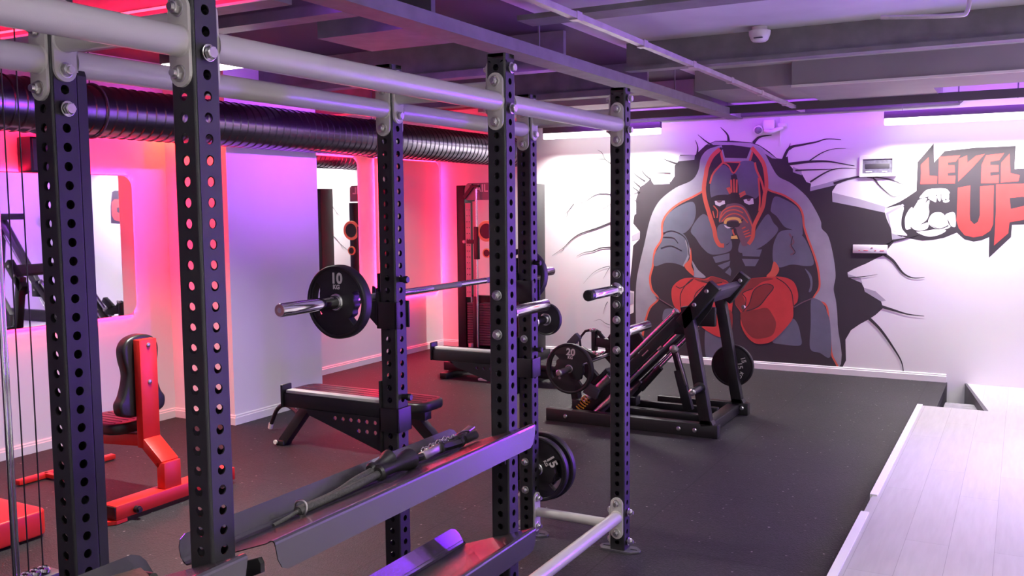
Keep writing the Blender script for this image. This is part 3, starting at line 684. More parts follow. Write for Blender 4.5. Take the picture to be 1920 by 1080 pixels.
h2 = thing('cable_stirrup', 'black gripped cable stirrup at the far end of the pile, beside its grey tab', 'cable attachment', (-.1, -1.33, .84))
link_chain(h2, (-.12,-1.45,.052), (-.12,-1.36,.052), 6)
blockat((-.118,-1.385,.036), (-.112,-1.305,.036), .036, .028, .007, t=h2)
MB().cyl(tp(-.102,-1.325,.024), tp(-.102,-1.243,.026), .0175, 20).build('grip', M_VINYL, h2)
MB().tube(smooth_line([tp(-.12,-1.36,.05), tp(-.12,-1.31,.056), tp(-.112,-1.27,.048)], 5), .004, 8).build('wire_loop', M_CHROME, h2)
MB().bbox((-.016, -.045, -.004), (.016, .045, .004), .003, 0, Matrix.Translation(tp(-.13,-1.262,.052)) @ Matrix.Rotation(.2, 4, 'X')).build('tab', M_BRUSH, h2)
# rolled strap on the nearest tray
st_ = thing('rolled_strap', 'worn leather strap folded on the nearest tray in the lower left corner', 'strap', (-.13, -2.82, .84))
a = [(-.155, -2.80), (-.12, -2.825), (-.05, -2.86), (.0, -2.90)]
MB().prism([(-.15,-2.775), (-.09,-2.80), (-.07,-2.90), (-.12,-3.05), (-.19,-3.0), (-.17,-2.85)], bed(-.12)-.01, bed(-.12)+.032, 'xy').build('strap_fold', mat('worn leather', (.10,.06,.05), .5, bump=.8, bscale=90, var=.3, vscale=40), st_)
MB().cyl((-.085,-2.792,bed(-.09)+.012), (-.18,-2.775,bed(-.18)+.034), .012, 16).build('rolled_edge', M_VINYL, st_)

# ------------------------------------------------------------------ flat bench behind the spotter arm
bn = thing('flat_bench', 'black flat bench with ribbed vinyl pad, half hidden behind the near spotter arm', 'bench', (-2.2, .86, 0))
def padmesh(x0, x1, y0, y1, z0, z1, ribs=4):
    m = MB(); me = curve_mesh([rrect(x0, y0, x1, y1, min(.09, (y1-y0)*.32), 8)], (z1-z0)/2-.02, .02, 3)
    m.addme(me, 0, True, Matrix.Translation((0, 0, (z0+z1)/2)))
    for i in range(ribs):
        yy = y0+(y1-y0)*(i+1)/(ribs+1); m.tube([(x0+.05, yy, z1-.001), (x1-.05, yy, z1-.001)], .0035, 6)
    return m
BENCH = ((-2.84, -1.60, .70, 1.0, .385, .45), )
padmesh(-2.84, -1.66, .70, 1.0, .385, .452).build('pad', M_VINYL, bn)
MB().bbox((-2.86, .81, .315), (-1.72, .89, .385), .005).build('spine', M_BLACK, bn)
MB().beam((-2.74, .85, .33), (-3.0, .85, .02), .07, .07).bbox((-3.04, .80, 0), (-2.965, .90, .04), .01).build('rear_leg', M_BLACK, bn)
MB().beam((-1.86, .85, .35), (-1.68, .85, .19), .07, .075).beam((-1.69, .85, .20), (-1.69, .85, .03), .07, .07).bbox((-1.73, .55, 0), (-1.655, 1.15, .05), .01).build('front_leg', M_BLACK, bn)
hd = MB().tube(smooth_line([(-2.95, .95, .22), (-3.12, 1.02, .25), (-3.25, 1.06, .20), (-3.36, 1.10, .06)], 6), .016, 12).build('transport_handle', M_BLACK, bn)
MB().cyl((-3.355, 1.098, .07), (-3.375, 1.105, .03), .019, 16).build('handle_tip', M_PLASTIC, hd)
for yy in (.795,): MB().lathe((-3.03, yy-.012, .028), (0, 1, 0), [(0, 0), (0, .016), (.012, .016), (.012, 0)], 20).build('foot_cap', M_PLASTIC, bn)
bn2 = thing('low_bench', 'low black bench base standing behind the far spotter arm, below the cable machine', 'bench', (-3.1, 3.9, 0))
padmesh(-3.42, -2.1, 3.72, 4.0, .14, .20).build('pad', M_VINYL, bn2)
MB().bbox((-3.5, 3.80, .05), (-2.2, 3.92, .14), .01).bbox((-3.42, 3.6, 0), (-3.34, 4.12, .06), .008).bbox((-2.5, 3.6, 0), (-2.42, 4.12, .06), .008).build('frame', M_BLACK, bn2)
for xx, yy in ((-3.49, 3.98), (-2.96, 3.72)): MB().bbox((xx-.05, yy-.05, 0), (xx+.05, yy+.05, .022), .006).build('foot_pad', M_PLASTIC, bn2)

# ------------------------------------------------------------------ red utility bench
rb = thing('utility_bench', 'red steel utility bench with upright black hourglass backrest', 'bench', (-2.9, -.5, 0))
fr = MB().bbox((-2.83, -.585, .33), (-2.775, -.46, .975), .005).beam((-2.80, -.522, .37), (-2.645, -.522, .245), .124, .058).bbox((-2.675, -.584, .06), (-2.61, -.461, .262), .005)
fr.build('column', M_RED, rb)
ft = MB().bbox((-2.72, -.93, .025), (-2.60, -.04, .105), .006).build('rear_foot', M_RED, rb)
MB().bbox((-2.715, -.936, .03), (-2.605, -.929, .10), .003).build('end_cap', M_BLACK, ft)
MB().prism([(-2.75,-.95), (-2.64,-.98), (-2.60,-.93), (-2.60,-.86), (-2.74,-.86)], .004, .024, 'xy').build('foot_tab', M_RED, rb)
MB().cyl((-2.60,-.80,.055), (-2.575,-.80,.055), .02, 18).cyl((-2.575,-.80,.055), (-2.56,-.80,.055), .013, 14).build('wheel', M_VINYL, rb)
MB().beam((-2.78, -.522, .37), (-3.36, -.522, .33), .07, .07).bbox((-3.40, -.555, .02), (-3.33, -.49, .35), .005).bbox((-3.80, -.54, .012), (-3.38, -.505, .04), .004).build('seat_beam', M_RED, rb)
MB().bbox((-3.82, -.72, .005), (-3.77, .0, .04), .008).build('front_foot', M_RED, rb)
hg = smooth_line([(-.085, .98), (0, 1.0), (.085, .98), (.125, .93), (.125, .86), (.105, .76), (.135, .65), (.165, .60), (.155, .54), (.10, .515), (0, .51), (-.10, .515), (-.155, .54), (-.165, .60), (-.135, .65), (-.105, .76), (-.125, .86), (-.125, .93)], 5, closed=True)
hg = [(p.x*1.0, p.y) for p in [Vector(q) for q in hg]]
MYZ = Matrix(((0, 0, 1, 0), (1, 0, 0, 0), (0, 1, 0, 0), (0, 0, 0, 1)))
MB().addme(curve_mesh([hg], .020, .018, 3), 0, True, Matrix.Translation((-2.872, -.522, 0)) @ MYZ).build('backrest', M_VINYL, rb)
pd = padmesh(-3.30, -2.90, -.68, -.36, .405, .475, 6).build('seat_pad', M_VINYL, rb)
for z in (.94, .72): MB().lathe((-2.775, -.522, z), (1, 0, 0), [(0, .014), (.004, .014), (.007, .010), (.008, 0)], 16).build('bolt', M_ZINC, rb)

# red machine foot at the left edge, with the red post it carries
rm = thing('red_machine_base', 'red rounded steel foot of a machine at the left edge behind the cables', 'machine base', (-3.2, -1.4, 0))
MB().addme(curve_mesh([rrect(-3.9, -1.95, -2.79, -1.20, .06, 6)], .055, .012, 3), 0, True, Matrix.Translation((0, 0, .08))).build('foot', M_RED, rm)
MB().bbox((-3.62, -1.75, .14), (-3.50, -1.63, .75), .006).build('post', M_RED, rm)

# ------------------------------------------------------------------ cable tower at the left edge
ct = thing('cable_tower', 'cable tower with chrome guide rods and two thin cables at the left edge', 'cable machine', (-1.6, -2.2, 0))
MB().bbox((-1.68, -2.42, 0), (-1.52, -1.98, .09), .006).bbox((-1.66, -2.36, .09), (-1.56, -2.27, 2.62), .006).bbox((-1.66, -2.36, 2.54), (-1.54, -1.95, 2.62), .006).build('frame', M_BLACK, ct)
for y, r in ((-2.172, .0085), (-2.156, .006)): MB().cyl((-1.6, y, .09), (-1.6, y, 2.55), r, 16).build('guide_rod', M_CHROME, ct)
for y in (-2.115, -2.055): MB().cyl((-1.6, y, .335), (-1.6, y, 2.55), .0028, 10).build('cable', M_VINYL, ct)
for i, y in enumerate((-2.125, -2.09, -2.055)): MB().lathe((-1.6, y, .32), (0, .3, 1), [(0, 0), (0, .026), (.012, .026), (.018, .02), (.018, .012), (.024, .012)], 20).build('cable_stop', M_CHROME, ct)
MB().bbox((-1.65, -2.15, .20), (-1.55, -2.0, .315), .006).build('weight_stack', M_DARKGREY, ct)
# dark upright just behind the left rack post
bp = MB().prism([(-.55, .002), (-.479, .002), (-.479, 2.09), (-.50, 2.14), (-.55, 2.14)], -2.6405, -2.612, 'xz')
bp.build('back_bar', M_BLACK, rack)

# ------------------------------------------------------------------ black speaker above the wide mirror
spk = thing('wall_speaker', 'black box speaker on the left wall above the wide mirror', 'speaker', (XL1, -.12, 2.1))
MB().bbox((XL1+.01, -.155, 2.005), (XL1+.16, .13, 2.25), .01).build('cabinet', M_BLACK, spk)
MB().bbox((XL1+.16, -.14, 2.02), (XL1+.166, .115, 2.235), .003).build('grille', M_DARKGREY, spk)

# ------------------------------------------------------------------ cable machine in the far left corner
cm = thing('cable_machine', 'tall black dual cable machine with weight stacks in the far left corner', 'cable machine', (-3.68, 5.1, 0))
MB().bbox((-4.050, 4.98, 0), (-3.940, 5.22, 1.985), .006).build('upright', M_BLACK, cm)
MB().bbox((-3.12, 4.98, 0), (-3.02, 5.22, 1.985), .006).build('upright', M_BLACK, cm)
MB().bbox((-3.625, 5.0, .10), (-3.550, 5.10, 1.80), .006).build('inner_column', M_BLACK, cm)
MB().bbox((-4.080, 4.80, 0), (-3.0, 5.3, .10), .006).bbox((-3.940, 5.12, .10), (-3.280, 5.2, .70), .004).build('base', M_BLACK, cm)
hp = [(-3.900, 1.80), (-3.600, 1.80), (-3.600, 2.0), (-3.630, 2.02), (-3.860, 2.02), (-3.930, 1.93), (-3.930, 1.84)]
hd = MB().prism([(-3.950, 1.845), (-3.910, 1.815), (-3.580, 1.815), (-3.580, 1.985), (-3.610, 2.01), (-3.890, 2.01), (-3.925, 1.985), (-3.950, 1.90)], 4.985, 5.0, 'xz').build('header_plate', M_GREYPLATE, cm)
MB().addme(text_mesh('AIL', .12, .001, .002), 0, False, Matrix.Translation((-3.710, 4.983, 1.945)) @ RXZ).build('lettering', M_PLATEW, hd)
MB().beam((-3.940, 4.97, 1.84), (-3.810, 4.97, 1.985), .02, .045, (0,1,0)).bbox((-3.850, 4.95, 1.96), (-3.730, 4.985, 1.985), .003).build('brace', M_BLACK, cm)
me = curve_mesh([[(-3.935, .69), (-3.865, .69), (-3.865, 1.78), (-3.935, 1.78)]]+[circle(.0075, 10, xx, .75+.068*i) for i in range(15) for xx in (-3.885, -3.915)], .003)
MB().addme(me, 0, False, Matrix.Translation((0, 4.99, 0)) @ RXZ).build('hole_rail', M_PANELPINK, cm)
MB().bbox((-3.845, 5.0, .69), (-3.785, 5.01, 1.80), .002).build('side_panel', M_PANELPINK, cm)
for xx in (-3.755, -3.890): MB().cyl((xx, 4.94 if xx > -3.780 else 5.03, .12), (xx, 4.94 if xx > -3.780 else 5.03, 1.94 if xx > -3.780 else .70), .0125, 16).build('guide_rod', M_CHROME, cm)
cg = MB().bbox((-3.785, 4.92, 1.135), (-3.730, 4.965, 1.51), .004).bbox((-3.890, 4.93, 1.315), (-3.780, 4.955, 1.36), .003).build('carriage', M_VINYL, cm)
MB().lathe((-3.915, 4.925, 1.338), (0, -1, 0), [(-.02, .014), (.0, .020), (.012, .020), (.02, .012), (.02, 0)], 16).build('knob', M_PANELPINK, cg)
for (xx, z, r) in ((-3.625, 1.46, .12), (-3.625, 1.21, .055)):
    MB().lathe((xx, 4.93, z), (0, 1, 0), [(0, r*.72), (0, r*.96), (.006, r), (.014, r), (.02, r*.96), (.02, r*.72)], 36).lathe((xx, 4.935, z), (0, 1, 0), [(0, 0), (0, r*.72), (.01, r*.72), (.01, 0)], 24, 1).build('pulley', [M_ORANGE2, M_VINYL], cm)
for x0, x1 in ((-3.925, -3.845), (-3.760, -3.580)):
    m = MB()
    for i in range(17): m.bbox((x0, 4.985, .135+i*.029), (x1, 5.10, .160+i*.029), .003)
    m.build('weight_stack', M_DARKGREY, cm)
MB().bbox((-3.835, 4.96, .08), (-3.785, 5.0, .70), .004).build('center_post', M_RED if 0 else M_BLACK, cm)
for xx, z in ((-3.845, .135), (-3.735, .05)): MB().bbox((xx-.02, 4.90, z-.02), (xx+.02, 4.955, z+.025), .006).build('bumper', M_PANELPINK, cm)

# ------------------------------------------------------------------ plate-loaded leg press
lp = thing('leg_press', 'black plate-loaded leg press with inclined chrome rails in front of the dog mural', 'leg press', (-.8, 2.9, 0))
YN, YF = 2.45, 3.32
MB().bbox((-.98, YF-.04, 0), (-.20, YF+.04, .10), .005).build('base_rail', M_BLACK, lp)
MB().bbox((-1.62, YN-.04, 0), (-.20, YN+.04, .10), .005).build('base_rail', M_BLACK, lp)
MB().bbox((-1.50, YN+.04, .02), (-1.42, YF, .10), .005).build('cross_rail', M_BLACK, lp)
MB().bbox((-.37, YN+.04, .01), (-.27, YF-.04, .09), .005).build('cross_rail', M_BLACK, lp)
for y in (2.72, 3.02): MB().bbox((-1.48, y-.025, .05), (-.37, y+.025, .105), .005).build('inner_rail', M_BLACK, lp)
for y in (YN, YF):
    MB().beam((-.29, y, .085), (-.452, y, .98), .08, .085).build('upright', M_BLACK, lp)
    MB().prism([(-.345, .10), (-.235, .10), (-.25, .13), (-.33, .13)], y-.04, y+.04, 'xz').build('weld_foot', M_BLACK, lp)
MB().beam((-.49, YN, .84), (-.235, YN, 1.145), .08, .10).build('head_tube', M_BLACK, lp)
MB().beam((-.40, YF, .95), (-.245, YF, 1.16), .08, .10).build('head_tube', M_BLACK, lp)
MB().prism([(-.52, .80), (-.43, .76), (-.28, .96), (-.245, 1.07), (-.34, 1.06), (-.42, .98)], YN+.04, YN+.05, 'xz').build('gusset', M_BLACK, lp)
MB().beam((-.33, YN+.04, 1.045), (-.33, YF-.04, 1.045), .14, .05, (1, 0, 1.1)).build('top_plate', M_DARKGREY, lp)
for (x, z, y) in ((-.293, 1.10, YN), (-.385, .995, YN), (-.275, 1.115, YF), (-1.445, .05, YN), (-.50, .05, YN), (-.375, .05, YN), (-.245, .90, YF), (-.25, .06, YF)):
    MB().lathe((x, y-.04, z), (0, -1, 0), [(0, .017), (.004, .017), (.010, .012), (.012, 0)], 18).build('bolt', M_ZINC, lp)
dirv = Vector((-.744, 0, -.750)).normalized(); nv = Vector((-.707, 0, .707))
top = Vector((-.52, 2.6, .89))
def on_rail(d, off, y): p = top + dirv*d + nv*off; return Vector((p.x, y, p.z))
for y in (2.60, 3.17):
    MB().beam(on_rail(-.02, 0, y), on_rail(1.26, 0, y), .05, .075, (0, 1, 0)).build('rail_beam', M_BLACK, lp)
    for off in (.066, -.066):
        MB().cyl(on_rail(.03, off, y), on_rail(1.20, off, y), .019, 24).build('guide_rod', M_CHROME, lp)
        if off > 0 or y < 3: MB().lathe(on_rail(.03, off, y), -dirv, [(-.02, .024), (0, .030), (.012, .028), (.018, .018), (.02, 0)], 20).build('rod_end', M_ZINC, lp)
    MB().bbox((-.60, y-.025, .74), (-.44, y+.025, .90), .01).build('rail_mount', M_BLACK, lp)
MB().cyl(on_rail(.30, -.05, 2.57), on_rail(.34, -.05, 2.57), .01, 10).cyl(on_rail(.40, .0, 2.572), on_rail(.47, .0, 2.572), .006, 10).build('latch', M_BRUSH, lp)
# springs and bearing housings of the carriage
def spring(y, off):
    a = on_rail(1.075, off, y); pts = []
    for i in range(101):
        t = i/100; q = 2*PI*5*t; u = Vector((0, 1, 0)); v = dirv.cross(u)
        pts.append(a+dirv*(.125*t)+(u*math.cos(q)+v*math.sin(q))*.040)
    MB().tube(pts, .0065, 8).build('spring', M_ORANGE, lp)
for y in (2.60, 3.17):
    spring(y, .066)
    MB().lathe(on_rail(1.20, .066, y), dirv, [(0, 0), (0, .042), (.01, .042), (.014, .03), (.03, .03), (.034, .04), (.05, .04), (.06, .02), (.06, 0)], 20).build('spring_seat', M_BLACK, lp)
    MB().lathe(on_rail(.80, .066, y), dirv, [(0, .02), (0, .043), (.26, .043), (.26, .02)], 28).build('bearing_housing', M_BRUSH, lp)
    MB().lathe(on_rail(.86, -.066, y), dirv, [(0, .02), (0, .038), (.24, .038), (.24, .02), (.25, .016), (.31, .014), (.315, .008), (.36, .008)], 28).build('bearing_housing', M_BRUSH, lp)
    MB().beam(on_rail(1.20, -.10, y), on_rail(1.34, .02, y), .05, .06).build('lower_mount', M_BLACK, lp)
MB().bbox((-1.46, 2.56, .06), (-1.38, 3.20, .16), .01).build('lower_cross', M_BLACK, lp)
cr_ = MB().beam(on_rail(.78, .12, 2.88), on_rail(1.06, .12, 2.88), .62, .03, (0, 1, 0))
cr_.beam(on_rail(.92, .12, 2.6), on_rail(.92, .34, 2.6), .05, .09, (0, 1, 0)).beam(on_rail(.92, .12, 3.17), on_rail(.92, .34, 3.17), .05, .09, (0, 1, 0)); cr_.build('carriage', M_BLACK, lp)
MB().prism([(-1.475, .09), (-1.42, .09), (-1.455, .34), (-1.52, .34)], 2.62, 2.70, 'xz').build('carriage_stop', M_BLACK, lp)
AX = Vector((-1.345, 0, .462))
MB().cyl((AX.x, 2.10, AX.z), (AX.x, 3.62, AX.z), .0165, 20).build('axle', M_CHROME, lp)
MB().lathe((AX.x, 2.30, AX.z), (0, -1, 0), [(0, .030), (.010, .030), (.015, .024), (.20, .024), (.204, 0)], 24).build('plate_sleeve', M_BRUSH, lp)
MB().lathe((AX.x, 2.10, AX.z), (0, -1, 0), [(0, .018), (.006, .026), (.014, .026), (.02, .018), (.02, 0)], 20).build('sleeve_tip', M_ZINC, lp)
MB().lathe((AX.x, 2.107, AX.z-.04), (0, -1, 0), [(0, .010), (.01, .010), (.01, 0)], 12).build('pin', M_ZINC, lp)
# grey shoulder of the carriage seen above and right of the plate, with the hinge blocks
for a, b, wd in (((-1.50, 2.62, .60), (-1.42, 2.62, .68), .06), ((-1.20, 2.62, .40), (-1.10, 2.62, .32), .08), ((-1.33, 2.56, .27), (-1.22, 2.56, .22), .09)):
    MB().beam(a, b, .05, wd, (0, 1, 0)).build('carriage_lug', M_DARKGREY, lp)
# foot plate levers and roller handle above the carriage
hx = [(-1.575, .50), (-1.585, .60), (-1.53, .665), (-1.445, .685), (-1.39, .66)]
MB().tube([(x, 3.0, z) for x, z in hx], .011, 8).build('handle_bar', M_BLACK, lp)
MB().tube([(-1.575, 3.0, .50), (-1.50, 3.0, .46), (-1.40, 3.0, .47), (-1.36, 3.0, .50)], .009, 8).build('handle_bar', M_ZINC, lp)
MB().bbox((-1.465, 2.97, .50), (-1.425, 3.03, .67), .006).build('roller', M_BLACK, lp)
for x, z in ((-1.46, .68), (-1.43, .685), (-1.43, .49), (-1.40, .475)): MB().lathe((x, 2.97, z), (0, -1, 0), [(0, 0), (0, .016), (.01, .016), (.014, .01), (.014, 0)], 14).build('roller_cap', M_ZINC, lp)
MB().beam((-1.42, 3.0, .67), (-1.28, 3.0, .52), .03, .03).beam((-1.58, 3.0, .51), (-1.44, 3.0, .44), .05, .05).beam((-1.42, 3.0, .58), (-1.20, 3.0, .56), .06, .08).beam((-1.30, 3.0, .60), (-1.16, 3.0, .70), .06, .06).build('lever', M_BLACK, lp)
MB().beam((-1.66, 3.0, .61), (-1.60, 3.0, .55), .012, .016).build('lever_tip', M_BRUSH, lp)
for x, z in ((-1.24, .60), (-1.21, .58)): MB().lathe((x, 2.96, z), (0, -1, 0), [(0, 0), (0, .018), (.012, .018), (.012, 0)], 14).build('roller_cap', M_ZINC, lp)
# adjustment strut under the rails
MB().beam((-.68, 2.85, .57), (-.63, 2.85, .40), .05, .05).beam((-.645, 2.85, .42), (-.56, 2.85, .10), .055, .075).build('strut', M_BLACK, lp)
MB().beam((-.655, 2.82, .56), (-.575, 2.82, .30), .006, .02).build('strut_edge', M_BRUSH, lp)
MB().lathe((-.685, 2.84, .585), (0, -1, 0), [(-.04, .028), (0, .034), (.012, .034), (.02, .024), (.022, 0)], 24).build('pivot', M_ZINC, lp)
MB().cyl((-.69, 2.85, .55), (-.83, 2.85, .40), .011, 14).cyl((-.62, 2.85, .64), (-.66, 2.85, .60), .009, 12).build('strut_rod', M_CHROME, lp)
MB().cyl((-.80, 2.85, .43), (-.97, 2.85, .235), .028, 20).cyl((-.97, 2.85, .235), (-1.03, 2.85, .165), .017, 16).build('strut_sleeve', M_BLACK, lp)
MB().bbox((-1.05, 2.80, .10), (-.99, 2.90, .17), .006).build('strut_foot', M_BLACK, lp)
# storage pegs
for (x, z, y0, sgn) in ((-.335, .375, YN-.045, -1), (-.36, .392, YF+.045, 1)):
    MB().lathe((x, y0, z), (0, sgn, 0), [(0, .045), (.006, .045), (.012, .026), (.18, .025), (.186, 0)], 24).build('storage_peg', M_BLACK, lp)
    MB().lathe((x, y0+sgn*.186, z), (0, sgn, 0), [(-.004, .026), (.006, .026), (.012, .016), (.012, .006), (.008, 0)], 20).build('peg_tip', M_ZINC, lp)
weight_plate(.200, .046, 'black 20 kg grip plate loaded on the near side of the leg press', (AX.x, 2.262, AX.z+.003), [('20', .82, .04, .66, 0), ('KG', .34, .03, .45, 0)], spin=.06)
weight_plate(.195, .046, 'black grip plate on the far side of the leg press, half hidden by chrome rails', (AX.x+.02, 3.40, AX.z+.003), [], spin=.3)
weight_plate(.178, .040, 'black 15 kg plate stored on the leg press behind its rear upright', (-.36, 3.375, .392), [('15', .62, .52, .30, 1.25), ('15', .70, .36, .02, 1.35), ('KG', .5, .40, -.42, 2.0)], grips=0)
MB  # noqa

# ------------------------------------------------------------------ machine beyond the right edge, seen only in the wide mirror
mm = thing('incline_machine', 'black inclined machine beyond the right edge, seen only in the wide mirror', 'machine', (3.2, 4.7, .1))
MX = .75
for y in (4.35, 5.05):
    MB().beam((1.95+MX, y, .16), (3.1+MX, y, 1.6), .08, .11).build('incline_rail', M_BLACK, mm)
    MB().beam((3.3+MX, y, .11), (3.08+MX, y, 1.66), .08, .08).build('upright', M_BLACK, mm)
    MB().cyl((2.05+MX, y, .12), (3.2+MX, y, 1.5), .016, 14).build('guide_rod', M_CHROME, mm)
MB().bbox((2.98+MX, 4.05, 1.60), (3.14+MX, 5.35, 1.70), .006).bbox((1.9+MX, 4.31, .004), (3.4+MX, 4.39, .18), .006).bbox((1.9+MX, 5.01, .004), (3.4+MX, 5.09, .18), .006).build('frame', M_BLACK, mm)
# ------------------------------------------------------------------ fittings on the painted wall and ceiling
W = WY
db = thing('distribution_box', 'white flush electrical distribution box with smoked window between the mural and the lettering', 'electrical box', (.465, W, 2.1))
MB().addme(curve_mesh([rrect(.295, 1.995, .640, 2.205, .01, 3), [(.325, 2.030), (.600, 2.030), (.600, 2.168), (.325, 2.168)]], .010, .003), 0, False, Matrix.Translation((0, W-.012, 0)) @ RXZ).build('frame', M_PLATEW, db)
MB().box((.322, W-.012, 2.027), (.603, W-.006, 2.171)).build('window', M_SMOKED, db)
MB().bbox((.350, W-.016, 2.075), (.575, W-.011, 2.122), .003).build('breaker_row', M_DARKGREY, db)
for a, b in ((.355, .415), (.510, .555)): MB().bbox((a, W-.018, 2.040), (b, W-.012, 2.050), .002).build('label_strip', M_PLATEW, db)
so = thing('wall_socket', 'white double wall socket with red switches right of the dog mural', 'wall socket', (.42, W, 1.28))
MB().bbox((.250, W-.014, 1.240), (.575, W, 1.325), .005).build('plate', M_PLATEW, so)
for a, b, z in ((.305, .320, 1.268), (.352, .395, 1.268), (.455, .470, 1.268), (.505, .545, 1.268), (.422, .440, 1.296)):
    MB().bbox((a, W-.017, z-.003), (b, W-.013, z+.003), .001).build('switch_mark', mat('red switch', (.6,.12,.16), .4, var=.02), so)
sk = thing('surface_trunking', 'thin white cable trunking running down the painted wall below the camera', 'trunking', (-.48, W, 2.4))
MB().bbox((-.495, W-.012, 2.33), (-.478, W-.0005, 2.62), .002).build('cover', M_PLATEW, sk)
dc = thing('dome_camera', 'small white surveillance camera pair on the wall above the dog', 'camera', (-.62, W-.05, 2.5))
MB().lathe((-.70, W-.03, 2.51), (.15, -1, -.25), [(-.02, .045), (.03, .050), (.05, .048), (.055, .036)], 28).build('shell', M_PLATEW, dc)
MB().lathe((-.70, W-.03, 2.51), (.15, -1, -.25), [(.052, .036), (.066, .03), (.073, .015), (.075, 0)], 28).build('lens_dome', M_SMOKED, dc)
MB().bbox((-.64, W-.10, 2.50), (-.53, W-.01, 2.60), .012).tube(smooth_line([(-.62, W-.08, 2.49), (-.56, W-.1, 2.475), (-.50, W-.06, 2.50), (-.46, W-.03, 2.52)], 5), .022, 12).bbox((-.50, W-.06, 2.525), (-.42, W-.01, 2.56), .006).build('bracket', M_PLATEW, dc)
sd = thing('smoke_detector', 'white round smoke detector under the grey ceiling at the upper right', 'smoke detector', (.145, 2.12, 2.82))
MB().lathe((.145, 2.12, CEIL-.001), (0, 0, -1), [(0, 0), (0, .05), (.03, .05), (.03, 0)], 32).build('mounting_base', M_PLATEW, sd)
MB().lathe((.145, 2.12, 2.892), (0, 0, -1), [(0, 0), (0, .072), (.026, .070), (.060, .056), (.070, .044), (.074, 0)], 36).build('body', M_PLATEW, sd)
MB().bbox((.12, 2.055, 2.836), (.18, 2.066, 2.842), .001).build('vent_slot', M_DARKGREY, sd)

